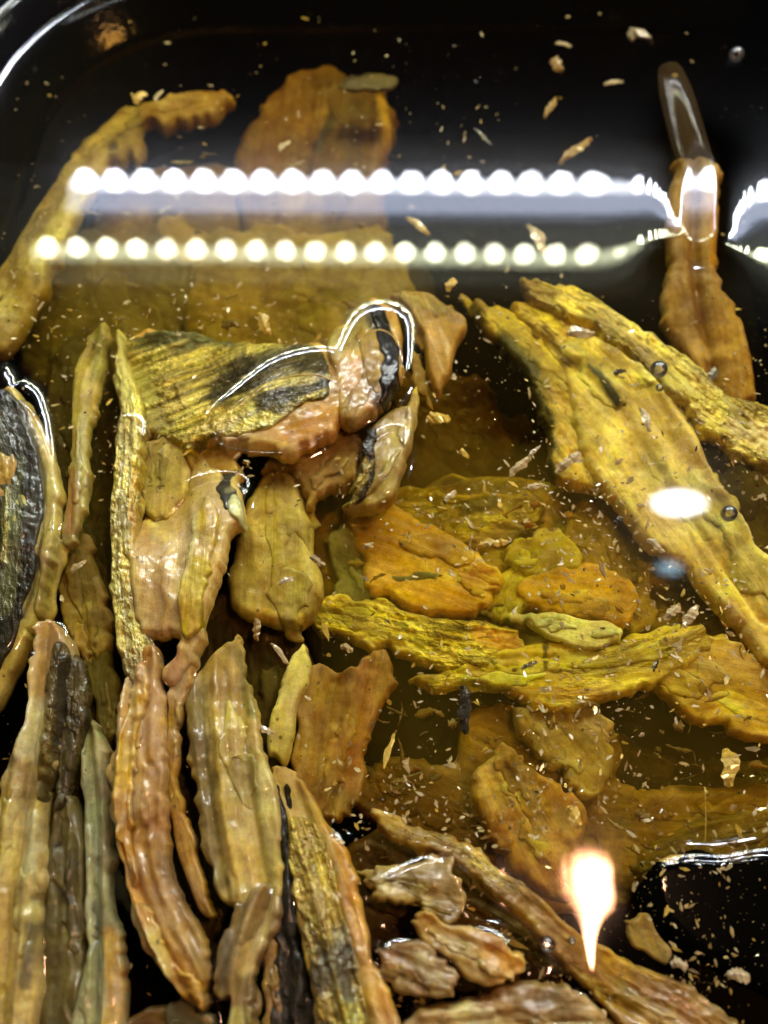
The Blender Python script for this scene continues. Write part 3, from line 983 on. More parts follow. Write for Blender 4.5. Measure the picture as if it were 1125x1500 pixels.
piece('wrinkled golden band running under the orange block', [(452, 905), (480, 888), (535, 888), (600, 912), (680, 922), (752, 938), (752, 968), (690, 978), (620, 966), (560, 946), (500, 930)], [(455, 905), (600, 935), (750, 955)], [-8.5, -8, -7.5], (228, 194, 76), T=5, w=18, step=2.2, crink=.55, skin=.6, skinvar=.6,
      strokes=[([(700, 936), (746, 950)], 16, (222, 152, 48), .9, 0), ([(560, 925), (640, 945)], 14, (236, 204, 84), .6, .8), ([(640, 950), (700, 962)], 12, (244, 214, 90), .8, .8), ([(470, 905), (520, 900)], 20, (146, 124, 44), .7)])
piece('long yellow fillet tapering to a pointed end across the middle', [(600, 1000), (660, 985), (720, 962), (800, 945), (870, 958), (930, 938), (985, 922), (1022, 928), (1040, 940), (1018, 965), (985, 990), (930, 1014), (870, 1030), (800, 1042), (745, 1022), (690, 1003), (640, 1010)],
      [(610, 1000), (760, 990), (900, 985), (1035, 940)], [-9, -7, -6, -6.5], (228, 190, 58), T=5.5, w=20, fib=.35, crink=.25, skin=.12, skinvar=.3,
      strokes=[([(850, 985), (940, 960), (1020, 940)], 26, (176, 148, 54), .8, .5), ([(700, 990), (760, 985), (800, 1000)], 30, (214, 178, 52), .7, 0), ([(795, 945), (795, 985)], 5, (60, 50, 20), .9), ([(760, 1020), (870, 1022)], 12, (224, 170, 54), .8), ([(940, 990), (1020, 955)], 8, (216, 180, 84), .7),
               ([(610, 1000), (660, 995)], 18, (196, 170, 92), .7)])
piece('flat orange yellow slab at the end of the long yellow fillet', [(958, 992), (985, 968), (1030, 942), (1060, 950), (1140, 990), (1140, 1072), (1070, 1062), (1000, 1038)], [(960, 995), (1135, 1035)], [-7, -6.5], (220, 166, 62), T=5, w=20, fib=.35)
piece('pale yellow chip resting over the golden fillets', [(774, 906), (800, 902), (822, 906), (880, 916), (906, 930), (890, 942), (850, 946), (815, 936), (786, 922)], [(776, 912), (900, 934)], [-5, -5], (226, 208, 130), T=3, w=11, rag=2.5, step=2.0)
piece('tan lump with a rounded pale end below the long yellow fillet', [(694, 1150), (706, 1122), (742, 1108), (768, 1130), (800, 1145), (835, 1160), (850, 1200), (848, 1260), (830, 1310), (780, 1290), (740, 1250), (706, 1200)], [(720, 1120), (760, 1200), (820, 1300)],
      [-5, -6.5, -8], (186, 134, 60), T=6, w=24, bump=.8, strokes=[([(720, 1130), (735, 1170)], 26, (208, 164, 84), .8), ([(780, 1240)], 22, (196, 160, 62), .8), ([(830, 1170), (840, 1200)], 14, (196, 120, 46), .7)])
piece('frayed tan scrap hanging under the long yellow fillet', [(770, 1050), (830, 1040), (885, 1065), (895, 1105), (870, 1150), (850, 1160), (830, 1130), (790, 1100)], [(780, 1050), (865, 1150)], [-8, -8], (176, 140, 76), T=4, w=18, rag=4, bump=.8,
      strokes=[([(860, 1070), (880, 1110)], 14, (196, 170, 116), .7), ([(800, 1070)], 18, (204, 176, 130), .6)])

# pieces round the middle
piece('red brown wedge with a torn upper edge', [(440, 985), (470, 978), (495, 990), (520, 978), (556, 968), (574, 1008), (552, 1040), (536, 1090), (524, 1170), (500, 1200), (465, 1190), (430, 1130), (438, 1060)], [(510, 975), (470, 1190)],
      [-5.5, -6], (160, 112, 54), T=5, w=16, rag=3, fib=.5, strokes=[([(540, 985), (530, 1060), (515, 1150)], 16, (166, 96, 48), .7), ([(500, 1000)], 18, (112, 54, 26), .7), ([(455, 1000), (445, 1100)], 20, (174, 128, 58), .7), ([(490, 1070)], 14, (206, 164, 100), .6)])
piece('smooth pale yellow finger shaped piece', [(438, 955), (446, 944), (456, 962), (454, 1000), (434, 1040), (430, 1090), (418, 1122), (404, 1108), (394, 1106), (396, 1062), (410, 1008), (426, 968)], [(447, 948), (425, 1020), (410, 1118)], [-3.5, -2.5, -3.5],
      (214, 190, 108), T=4.5, w=16, fib=.1, bump=.2, rag=1, step=2.5, layers=0)
piece('pear shaped tan piece with a rounded lower end', [(368, 730), (400, 690), (436, 690), (456, 760), (462, 815), (474, 850), (468, 895), (450, 917), (425, 926), (385, 915), (352, 900), (338, 870), (346, 800)], [(410, 700), (415, 920)], [-5, -3], (176, 142, 70), T=6.5, w=34, fib=.15, bump=.45,
      strokes=[([(440, 740), (462, 850)], 26, (206, 176, 94), .8), ([(360, 800), (350, 880)], 22, (128, 100, 46), .7), ([(380, 905), (440, 915)], 12, (214, 164, 78), .8), ([(410, 700)], 30, (130, 104, 48), .8)])
piece('tan scrap tucked under the folded dark skinned piece', [(380, 690), (420, 660), (470, 640), (522, 632), (530, 690), (505, 722), (470, 735), (450, 752), (430, 700)], [(520, 640), (430, 735)], [-2.5, -4], (168, 122, 66), T=4.5, w=18, rag=2.5, bump=.6,
      strokes=[([(500, 650), (470, 720)], 18, (188, 140, 84), .7), ([(390, 680), (420, 700)], 16, (110, 72, 34), .7)])
piece('yellowish knobbly end with black skin below the orange lump', [(530, 650), (556, 620), (590, 600), (606, 604), (604, 650), (590, 702), (572, 740), (540, 756), (505, 752), (512, 728), (528, 690)], [(590, 605), (570, 680), (515, 750)], [-0.2, .3, -2], (176, 136, 70), T=5, w=18, bump=.6,
      strokes=[([(575, 640), (570, 700), (545, 740)], 14, (204, 166, 92), .8)],
      skins=[dict(outline=[(528, 655), (548, 640), (552, 690), (540, 735), (512, 752), (506, 745), (522, 705)], tint=(52, 44, 34), skin=.6, crink=.5, strokes=[([(540, 690), (515, 748)], 10, (190, 152, 74), .9, .85)])])
piece('tan orange wedge behind the curl of the folded piece', [(572, 438), (610, 436), (645, 446), (682, 478), (668, 512), (656, 560), (640, 584), (628, 560), (620, 505), (600, 470)], [(590, 445), (640, 575)], [-2, -2.5], (180, 128, 62), T=5, w=14, fib=.5, rag=2,
      strokes=[([(590, 445), (660, 465)], 16, (150, 116, 46), .8, .4), ([(628, 500)], 14, (226, 158, 86), .8), ([(660, 480), (672, 484)], 8, (150, 110, 60), .8)])

# the big folded piece
A_out = [(176, 520), (210, 496), (270, 490), (330, 505), (400, 512), (470, 510), (500, 560), (506, 608), (492, 640), (452, 664), (420, 673), (372, 664), (320, 658), (296, 664), (282, 686), (266, 668), (232, 650), (212, 640), (196, 580)]
piece('large folded piece with black and gold skin above a ragged orange edge', A_out, [(540, 560), (180, 700)], [2.6, 2.2, 1.6, .4, -2.5, -5], (214, 146, 70), T=6, w=26, fib=.25, bump=.4, dz=[(318, 585, -2.6, 48), (200, 520, -2.5, 60), (400, 490, -6.0, 62), (480, 500, -5.5, 50), (310, 520, -4.0, 62)],
      strokes=[([(420, 660), (500, 620)], 30, (222, 142, 66), .7), ([(330, 655), (430, 668)], 12, (236, 178, 90), .8)],
      skins=[dict(outline=[(182, 522), (212, 500), (270, 493), (330, 508), (400, 515), (464, 514), (484, 560), (478, 592), (440, 612), (400, 640), (350, 650), (310, 652), (284, 680), (268, 664), (232, 646), (214, 634), (200, 580)],
                  tint=(206, 170, 86), skin=.8, skinvar=.4, step=2.2, crink=.16, rag=2.2, label='gold skin darkening to black',
                  strokes=[([(200, 505), (280, 500), (340, 512)], 30, (84, 86, 60), .9, .3), ([(330, 590), (400, 545), (475, 545)], 34, (34, 28, 26), .9, .75), ([(390, 600), (440, 590), (478, 578)], 20, (36, 30, 28), .85, .7),
                           ([(330, 560), (360, 540)], 14, (56, 50, 40), .7, .5), ([(280, 660), (310, 630), (360, 620)], 22, (206, 160, 66), .8, .9), ([(215, 560), (230, 630)], 24, (184, 162, 92), .8, .3), ([(330, 645), (390, 630)], 12, (236, 190, 96), .8, .7)])])
piece('orange lump with a black ridge curling up beside the folded piece', [(482, 500), (510, 475), (540, 448), (570, 455), (588, 500), (592, 545), (578, 585), (548, 615), (510, 628), (494, 600), (490, 550)], [(555, 455), (560, 540), (505, 620)], [-2.0, 2.2, 2.6], (206, 146, 74), T=6, w=22, bump=.8, dz=[(490, 500, -3, 40), (585, 490, -2, 30)],
      strokes=[([(490, 510), (520, 500), (535, 470)], 26, (178, 152, 94), .9), ([(560, 520), (520, 560), (570, 560)], 18, (232, 156, 80), .8), ([(545, 600), (580, 570)], 16, (214, 136, 70), .8), ([(540, 462), (552, 500), (556, 550), (552, 600)], 12, (48, 36, 26), .85)],
      skins=[dict(name='black_skin', outline=[(545, 462), (566, 468), (578, 505), (586, 545), (576, 585), (558, 600), (560, 560), (562, 530), (554, 500)], tint=(24, 20, 18), skin=.3, crink=.3)])

# upright strips on the left half
piece('pale rounded flap behind the strand with the yellow core', [(212, 655), (240, 645), (270, 655), (276, 720), (255, 755), (228, 762), (212, 735)], [(240, 648), (235, 760)], [-2.6, -2.6], (186, 150, 84), T=3, w=12, fib=.2)
piece('thin olive yellow strip by the dark gap', [(152, 480), (160, 492), (152, 560), (138, 620), (134, 680), (128, 750), (108, 802), (94, 786), (104, 700), (104, 620), (110, 550), (132, 505)], [(155, 485), (120, 620), (105, 795)], [-4.5, -.6, .7], (176, 144, 70), T=4, w=12, fib=.5,
      strokes=[([(150, 495), (145, 560)], 14, (146, 130, 60), .8, .5), ([(112, 700), (106, 780)], 10, (170, 104, 52), .8), ([(128, 640), (126, 740)], 7, (206, 182, 104), .8)])
piece('mottled olive scrap under the thin olive strip', [(100, 800), (122, 785), (145, 840), (160, 905), (158, 960), (130, 970), (104, 915), (90, 850)], [(110, 790), (145, 965)], [-4.5, -5], (150, 116, 58), T=4, w=16, rag=3, bump=.7)
piece('thin dark olive strip left of the golden upright strip', [(128, 940), (160, 950), (172, 1040), (166, 1080), (152, 1090), (136, 1010)], [(145, 945), (160, 1085)], [-5, -5], (116, 96, 46), T=4, w=12)
piece('pointed golden upright strip with glinting skin', [(176, 493), (188, 522), (200, 570), (213, 610), (215, 665), (209, 760), (205, 860), (220, 925), (232, 965), (212, 1010), (190, 1000), (176, 950), (168, 880), (166, 760), (171, 640), (170, 560)], [(178, 497), (192, 640), (186, 800), (205, 1000)],
      [-3.5, .3, 1.0, 1.2], (220, 186, 104), T=5, w=16, step=2.2, crink=.5, skin=.7, skinvar=.5, fib=.4,
      strokes=[([(180, 500), (190, 590)], 18, (204, 184, 110), .9, .15), ([(202, 680), (196, 860)], 9, (220, 160, 64), .7, .3)])
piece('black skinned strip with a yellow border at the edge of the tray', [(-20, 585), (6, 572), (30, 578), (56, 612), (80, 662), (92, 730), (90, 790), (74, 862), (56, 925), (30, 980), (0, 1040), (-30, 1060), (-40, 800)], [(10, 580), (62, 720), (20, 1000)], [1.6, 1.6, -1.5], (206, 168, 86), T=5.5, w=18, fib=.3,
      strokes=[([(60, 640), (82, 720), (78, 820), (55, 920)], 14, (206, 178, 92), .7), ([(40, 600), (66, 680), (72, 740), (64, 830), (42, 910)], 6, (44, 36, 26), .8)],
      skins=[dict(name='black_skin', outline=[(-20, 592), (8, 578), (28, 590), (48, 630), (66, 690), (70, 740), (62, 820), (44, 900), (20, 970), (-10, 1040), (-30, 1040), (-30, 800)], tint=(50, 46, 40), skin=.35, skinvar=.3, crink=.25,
                  strokes=[([(34, 690), (30, 800), (16, 900)], 16, (120, 114, 84), .8, .5), ([(0, 620), (2, 760)], 16, (90, 80, 56), .7, .4), ([(50, 680), (44, 820)], 5, (30, 28, 26), .8), ([(30, 640), (34, 700)], 12, (58, 56, 54), .7, .4), ([(20, 730), (14, 830)], 5, (186, 166, 96), .8, .8)])])  # first stroke: grey translucent sheen painted into the skin colour
piece('small orange scrap on the black skin at the edge of the tray', [(-20, 650), (5, 640), (24, 652), (30, 690), (20, 735), (10, 745), (-20, 730)], [(0, 645), (10, 740)], [2.4, 2.0], (196, 138, 72), T=3.5, w=14, bump=.8, step=2.5)
piece('long pale plank tipped with a knobbly orange end', [(56, 930), (74, 914), (96, 930), (112, 960), (106, 1010), (96, 1080), (78, 1150), (72, 1250), (68, 1350), (52, 1530), (-30, 1530), (-30, 1290), (0, 1180), (20, 1120), (44, 1060), (46, 1000)], [(80, 920), (60, 1090), (30, 1300), (10, 1520)],
      [1.8, 2.4, 2.8, 3.2], (198, 160, 100), T=6.5, w=18, fib=.3, bump=.6, folds=[(2, -1.3, 6), (-22, 0.9, 9), (22, 0.6, 6)],
      strokes=[([(80, 930), (65, 1010)], 30, (196, 138, 74), .9), ([(60, 1040), (50, 1110)], 18, (214, 192, 156), .8), ([(20, 1180), (20, 1500)], 20, (216, 168, 92), .6), ([(60, 1200), (50, 1320)], 13, (202, 184, 158), .9), ([(60, 1360), (50, 1440)], 12, (96, 80, 60), .8)],
      skins=[dict(name='dark_gold_skin', outline=[(88, 962), (112, 962), (108, 1015), (98, 1080), (80, 1150), (74, 1180), (66, 1160), (76, 1080)], tint=(120, 92, 42), skin=.6, skinvar=.4, crink=.35, strokes=[([(105, 980), (96, 1090)], 10, (40, 34, 24), .8, .3)])])
piece('dark gold skinned flank beside the knobbly pale plank', [(104, 962), (122, 970), (132, 1012), (124, 1080), (112, 1140), (95, 1190), (82, 1180), (88, 1110), (100, 1040)], [(118, 968), (92, 1185)], [.9, .6], (88, 70, 36), T=4, w=14, skin=.4, skinvar=.4, crink=.3)
piece('dark brown ribbed strip between the pale plank and the grey strip', [(82, 1190), (112, 1170), (130, 1240), (128, 1380), (118, 1530), (56, 1530), (70, 1350), (74, 1260)], [(98, 1180), (100, 1400), (88, 1525)], [.3, .7, 1.2], (98, 80, 42), T=5, w=16, fib=.7, bump=.5,
      strokes=[([(92, 1240), (104, 1320)], 10, (34, 26, 18), .9), ([(110, 1280), (110, 1500)], 12, (126, 106, 58), .6)])
piece('grey silvered strip with an orange flank', [(128, 1060), (150, 1078), (164, 1140), (168, 1220), (166, 1300), (180, 1370), (188, 1430), (180, 1530), (112, 1530), (124, 1420), (130, 1330), (128, 1240), (124, 1140)], [(138, 1070), (150, 1250), (150, 1520)], [-1.5, 1.2, 2.4], (150, 138, 104), T=5, w=14, fib=.4, folds=[(4, -1.0, 5), (-10, 0.6, 5)],
      strokes=[([(140, 1120), (146, 1250)], 12, (176, 172, 152), .8, .3), ([(168, 1370), (176, 1440), (168, 1520)], 16, (196, 142, 62), .95), ([(136, 1310), (140, 1400), (130, 1520)], 16, (190, 178, 150), .8, .1)])
piece('orange brown ribbon between the long orange piece and the broad plank', [(246, 1020), (256, 985), (284, 978), (264, 1060), (266, 1150), (286, 1230), (304, 1300), (314, 1346), (290, 1330), (256, 1230), (244, 1120)], [(268, 985), (256, 1130), (308, 1340)], [.8, .3, .2], (176, 120, 50), T=4, w=10, fib=.5, step=2.5,
      strokes=[([(280, 1180), (296, 1260)], 5, (40, 28, 16), .8)])
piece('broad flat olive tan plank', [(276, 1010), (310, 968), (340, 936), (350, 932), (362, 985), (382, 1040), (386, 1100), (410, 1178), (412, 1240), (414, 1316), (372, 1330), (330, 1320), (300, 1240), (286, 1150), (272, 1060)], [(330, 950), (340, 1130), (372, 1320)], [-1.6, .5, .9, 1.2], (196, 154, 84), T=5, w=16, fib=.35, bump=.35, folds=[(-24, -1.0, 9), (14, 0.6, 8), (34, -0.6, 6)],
      strokes=[([(285, 1020), (300, 1150), (320, 1290)], 26, (110, 84, 44), .85), ([(320, 980), (345, 1080)], 22, (170, 124, 62), .7), ([(390, 1120), (400, 1300)], 16, (206, 184, 112), .7), ([(352, 960), (372, 1050)], 9, (140, 122, 70), .8)])  # first stroke: shade on the left part, painted into the colour
piece('torn strand with a bright yellow core and a pale membrane', [(206, 770), (226, 748), (252, 710), (272, 676), (300, 662), (338, 668), (358, 698), (358, 752), (344, 785), (330, 820), (318, 862), (302, 908), (296, 958), (276, 994), (256, 1008), (248, 985), (262, 940), (250, 930), (215, 936), (196, 880), (190, 815)],
      [(310, 670), (290, 800), (275, 920), (258, 1000)], [-1.5, 2.2, 2.6, 1.4], (222, 172, 108), T=6, w=22, fib=.3, bump=.4, layers=0, dz=[(222, 760, -3.6, 50), (262, 710, -2.0, 40), (230, 730, -4.5, 55), (330, 680, -2.5, 45)],
      strokes=[([(215, 790), (235, 870), (240, 920)], 26, (206, 154, 100), .8), ([(262, 960), (262, 1000)], 14, (196, 112, 50), .9), ([(330, 690), (340, 730)], 20, (226, 186, 122), .7), ([(255, 700), (232, 790)], 14, (206, 176, 124), .7)],
      skins=[dict(name='yellow_core', outline=[(302, 742), (322, 760), (322, 790), (312, 835), (302, 880), (296, 925), (280, 945), (268, 930), (270, 880), (280, 830), (288, 780)], tint=(236, 172, 56), lift=1.2, step=2.0, fib=.2, strokes=[([(290, 760), (276, 850)], 9, (238, 198, 130), .8)]),
             dict(name='dark_spot', outline=[(330, 712), (345, 706), (356, 712), (354, 738), (344, 756), (330, 748)], tint=(54, 48, 48), lift=.35, rag=3.0, step=2.0, strokes=[([(336, 730), (350, 724)], 5, (150, 132, 104), .7)]),
             dict(name='pale_flake', outline=[(340, 742), (354, 744), (360, 776), (350, 770), (340, 760)], tint=(222, 204, 150), lift=.9, step=2.0)])
piece('long orange piece with a bumpy bright ridge', [(196, 975), (215, 950), (236, 962), (246, 1050), (248, 1130), (250, 1220), (258, 1280), (278, 1330), (300, 1372), (309, 1440), (302, 1480), (268, 1452), (222, 1394), (192, 1310), (174, 1230), (166, 1160), (174, 1080), (186, 1010)], [(215, 955), (208, 1130), (215, 1280), (300, 1470)],
      [1.4, 2.2, 2.6, 3.0], (190, 132, 74), T=6, w=14, fib=.45, bump=.5, folds=[(12, -1.0, 7), (-20, 0.6, 7), (24, 0.5, 5)],
      strokes=[([(215, 960), (198, 1060), (186, 1160), (192, 1260), (215, 1350)], 15, (226, 146, 58), .9), ([(215, 1350), (260, 1420), (300, 1470)], 26, (206, 136, 66), .8), ([(176, 1160), (186, 1290), (215, 1370)], 7, (206, 180, 126), .8), ([(250, 1260), (290, 1360), (300, 1430)], 14, (128, 92, 54), .7), ([(222, 1000), (226, 1200)], 14, (188, 124, 74), .6)],
      skins=[dict(name='orange_ridge', outline=[(214, 975), (224, 1010), (210, 1080), (200, 1160), (202, 1240), (214, 1290), (200, 1300), (188, 1240), (176, 1165), (186, 1090), (198, 1020)], tint=(226, 146, 56), lift=1.3, bump=1.0, rag=2.5, step=2.0, strokes=[([(205, 1020), (192, 1130)], 7, (238, 176, 96), .8)]),
             dict(name='orange_foot', outline=[(205, 1330), (225, 1330), (240, 1370), (262, 1410), (300, 1440), (306, 1470), (296, 1474), (262, 1446), (226, 1392)], tint=(214, 140, 64), lift=1.2, bump=1.0, rag=2.5, step=2.0, strokes=[([(230, 1370), (255, 1420)], 12, (230, 176, 98), .7)])])
piece('long black skin strip in the gap beside the gold plank', [(408, 1150), (424, 1230), (432, 1330), (450, 1420), (478, 1530), (400, 1530), (402, 1420), (410, 1330), (412, 1240)], [(412, 1170), (440, 1520)], [.2, .9], (34, 30, 26), T=4, w=14, skin=.25, fib=.7)
piece('gold skinned plank with a bright orange cut edge', [(398, 1128), (438, 1138), (470, 1196), (498, 1230), (522, 1290), (540, 1368), (562, 1440), (590, 1530), (478, 1530), (452, 1420), (432, 1330), (420, 1250), (404, 1180)], [(415, 1135), (470, 1290), (530, 1520)], [-2.8, 1.2, 3.2], (206, 146, 66), T=6, w=16, fib=.3, bump=.5, folds=[(12, 1.0, 7), (-12, -0.9, 8)],
      strokes=[([(415, 1140), (450, 1200)], 26, (176, 140, 74), .8), ([(500, 1240), (540, 1400), (570, 1500)], 14, (226, 146, 64), .8), ([(520, 1330), (560, 1500)], 9, (236, 180, 116), .6)],
      skins=[dict(name='gold_skin', outline=[(428, 1200), (462, 1210), (484, 1250), (500, 1320), (520, 1400), (540, 1530), (484, 1530), (458, 1420), (438, 1330), (426, 1260)], tint=(214, 166, 80), skin=.8, skinvar=.4, step=2.2, crink=.4,
                  strokes=[([(470, 1430), (500, 1390), (510, 1450)], 30, (74, 72, 74), .85, .3), ([(500, 1370)], 18, (206, 186, 156), .7, .2), ([(520, 1480)], 20, (190, 170, 90), .8, .7), ([(470, 1510)], 26, (36, 32, 30), .9, .3)])])
piece('short brown hooked piece with a pale ridge between the planks', [(314, 1440), (322, 1385), (340, 1340), (364, 1304), (390, 1298), (410, 1316), (410, 1352), (396, 1388), (378, 1420), (378, 1470), (384, 1530), (330, 1530), (344, 1462), (326, 1462)], [(392, 1302), (355, 1420), (355, 1525)],
      [1.8, 2.4, 2.8], (150, 112, 70), T=5.5, w=18, fib=.7, folds=[(8, 1.2, 8), (-10, -0.8, 6)], strokes=[([(395, 1310), (380, 1370), (362, 1420)], 16, (216, 176, 114), .9), ([(335, 1370), (330, 1440)], 14, (104, 82, 66), .8), ([(350, 1480), (354, 1525)], 20, (206, 182, 110), .8)])
piece('narrow orange ribbon showing under the hooked piece', [(392, 1395), (408, 1372), (412, 1440), (414, 1530), (388, 1530), (388, 1450)], [(402, 1380), (402, 1525)], [.4, .6], (176, 122, 58), T=4, w=9, step=2.5)

# bottom scraps
piece('long golden brown strip running diagonally to the tray corner', [(546, 1190), (575, 1196), (640, 1218), (690, 1240), (726, 1266), (782, 1308), (832, 1356), (884, 1388), (944, 1420), (1010, 1448), (1080, 1500), (1100, 1530), (940, 1530), (870, 1462), (800, 1395), (742, 1335), (672, 1272), (606, 1240), (566, 1226)],
      [(556, 1205), (680, 1255), (830, 1385), (1040, 1515)], [-1.2, .9, .5, .9], (176, 124, 56), T=5, w=18, dz=[(895, 1400, -2.6, 75)], fib=.5, crink=.25, skin=.2, skinvar=.4,
      strokes=[([(556, 1200), (585, 1212)], 12, (206, 160, 88), .9, 0), ([(600, 1220), (680, 1250), (760, 1310)], 12, (190, 152, 82), .7, .6), ([(840, 1390), (940, 1450), (1050, 1520)], 26, (170, 108, 44), .7, .1)])
piece('lumpy tan scrap enclosed by a ring of oil', [(536, 1292), (560, 1278), (600, 1268), (642, 1250), (672, 1280), (682, 1320), (672, 1346), (650, 1356), (620, 1332), (596, 1316), (560, 1322), (540, 1312)], [(540, 1300), (680, 1330)], [1.4, 1.2], (176, 134, 76), T=5, w=12, bump=.9, rag=4, layers=3, dz=[(570, 1265, -1.6, 40), (640, 1250, -1.8, 36)],
      strokes=[([(640, 1270), (665, 1310)], 22, (140, 104, 58), .7), ([(560, 1300), (620, 1320)], 14, (206, 168, 106), .8)])
piece('bright orange lump poking out at the bottom', [(604, 1345), (622, 1336), (650, 1356), (700, 1362), (730, 1374), (768, 1408), (756, 1430), (726, 1442), (684, 1432), (650, 1404), (620, 1380)], [(610, 1345), (760, 1425)], [2.2, 3.0], (206, 148, 72), T=6, w=12, bump=.9, rag=4, layers=3,
      strokes=[([(720, 1390), (755, 1420)], 22, (226, 146, 62), .8), ([(650, 1370)], 20, (190, 132, 66), .8)])
piece('brownish pink lump under the bright orange lump', [(556, 1396), (580, 1380), (615, 1374), (648, 1392), (670, 1426), (664, 1456), (626, 1456), (580, 1448), (560, 1430)], [(560, 1410), (660, 1440)], [2.0, 2.6], (164, 118, 76), T=5.5, w=13, bump=.9, rag=4, layers=3,
      strokes=[([(620, 1400), (640, 1440)], 20, (206, 176, 146), .7), ([(570, 1410)], 18, (190, 122, 66), .8)])
piece('brown rounded piece along the bottom edge', [(596, 1530), (620, 1480), (680, 1462), (740, 1440), (810, 1440), (860, 1466), (896, 1530)], [(600, 1510), (890, 1510)], [1.8, 1.4], (166, 118, 66), T=6, w=22, bump=.8, fib=.5,
      strokes=[([(680, 1480), (720, 1500)], 22, (206, 176, 122), .8), ([(760, 1460), (840, 1470)], 22, (130, 90, 46), .7), ([(800, 1500)], 26, (198, 150, 88), .7)])
piece('small grey scrap under the foot of the long orange piece', [(240, 1480), (270, 1462), (300, 1484), (316, 1490), (312, 1506), (270, 1510), (244, 1502)], [(245, 1490), (310, 1496)], [1.0, 1.4], (128, 112, 84), T=4, w=10, step=2.5, strokes=[([(308, 1492)], 10, (196, 140, 84), .9)])
piece('brown scraps of flesh under the bottom of the long strips', [(180, 1500), (230, 1470), (290, 1500), (340, 1530), (170, 1530)], [(185, 1515), (330, 1525)], [.4, .4], (120, 78, 40), T=5, w=16)

# ---------------------------------------------------------------- bone, black fold, chips, bubbles, crumbs
def tube(name, P, R, mat, parent=None, n=14, flat=1.0):
    P = catmull(np.array(P, float), 5, closed=False)
    R = np.interp(np.linspace(0, 1, len(P)), np.linspace(0, 1, len(R)), R)
    V, F = [], []
    T = np.gradient(P, axis=0)
    T /= np.linalg.norm(T, axis=1)[:, None]
    up = np.array([0, 0, 1.0])
    for p, t, r in zip(P, T, R):
        a = np.cross(t, up)
        a /= np.linalg.norm(a)
        b = np.cross(a, t)
        for k in range(n):
            q = 2 * math.pi * k / n
            V.append(p + r * (math.cos(q) * a + flat * math.sin(q) * b))
    m = len(P)
    for i in range(m - 1):
        for k in range(n):
            F.append((i * n + k, i * n + (k + 1) % n, (i + 1) * n + (k + 1) % n, (i + 1) * n + k))
    V += [P[0], P[-1]]
    for k in range(n):
        F.append((m * n, (k + 1) % n, k, k))
        F.append((m * n + 1, (m - 1) * n + k, (m - 1) * n + (k + 1) % n, (m - 1) * n + (k + 1) % n))
    me = bpy.data.meshes.new(name)
    me.from_pydata([tuple(v) for v in V], [], [tuple(dict.fromkeys(f)) for f in F])
    me.polygons.foreach_set('use_smooth', np.ones(len(me.polygons), bool))
    return link(name, me, mat, parent)

bone_mat, _nt = new_mat('clear_brown_bone')
_o = node(_nt, 'ShaderNodeOutputMaterial')
_p = node(_nt, 'ShaderNodeBsdfPrincipled')
_p.inputs['Base Color'].default_value = (0.11, 0.07, 0.025, 1)
_p.inputs['Roughness'].default_value = 0.10
_p.inputs['IOR'].default_value = 1.45
_p.inputs['Alpha'].default_value = 0.24
_nt.links.new(_p.outputs[0], _o.inputs[0])
bpts = [at(x, y, z * 1e-3) for x, y, z in ((1024, 250, 0.0), (1014, 222, 1.0), (1002, 180, 2.2), (990, 135, 3.2), (980, 100, 3.6))]
tube('bone', bpts, [0.0034, 0.0037, 0.0038, 0.0037, 0.0034, 0.0024], bone_mat, stub, n=20, flat=.7)

tag(link('skin_flake', field([(918, 1352), (940, 1338), (950, 1340), (962, 1370), (980, 1396), (974, 1412), (950, 1400), (925, 1385), (915, 1368)], [(940, 1340), (965, 1405)], [-1.2, -.6], 1.6, 8, 950, rag=2.5, step=2, bump=.3, tint=(150, 112, 60), name='skin_flake'), FISH),
    'large brown flake against the black plastic fold', 'flake')
def bone(px, z, r, label):
    tag(tube('fish_bone', [at(x, y, z * 1e-3) for x, y in px], [r * .6, r, r, r * .4], CHIP_Y, None, n=6), label, 'fish bone')
sheet = field([(936, 1306), (955, 1268), (990, 1252), (1030, 1246), (1075, 1262), (1105, 1258), (1150, 1235), (1160, 1460), (1100, 1452), (1040, 1420), (985, 1385), (950, 1350)], [(940, 1300), (1140, 1370)], [-2.6, -2.0], 4, 60, 900,
              bump=.10, fib=0, rag=1.2, step=3, tint=BLK, name='plastic_fold')
FOLD = simple_mat('matt_black_plastic', (0.002, 0.002, 0.002), 0.5, bscale=90, spec=0.0)
tag(link('plastic_fold', sheet, FOLD), 'glossy black plastic fold rising out of the oil in the corner', 'plastic')

CHIP = simple_mat('pale_flake', lin((184, 166, 126)), 0.3, bump=.5, bscale=900, coat=.6)
CHIP_Y = simple_mat('yellow_flake', lin((206, 176, 84)), 0.3, bump=.5, bscale=900, coat=.6)
CHIP_G = simple_mat('grey_skin_flake', lin((120, 118, 106)), 0.25, bump=.5, bscale=900, coat=.8)
CHIP_B = simple_mat('brown_flake', lin((150, 122, 76)), 0.35, bump=.5, bscale=900, coat=.5)
CHIP_D = simple_mat('dark_skin_flake', lin((52, 48, 44)), 0.25, bump=.5, bscale=900, coat=.8)

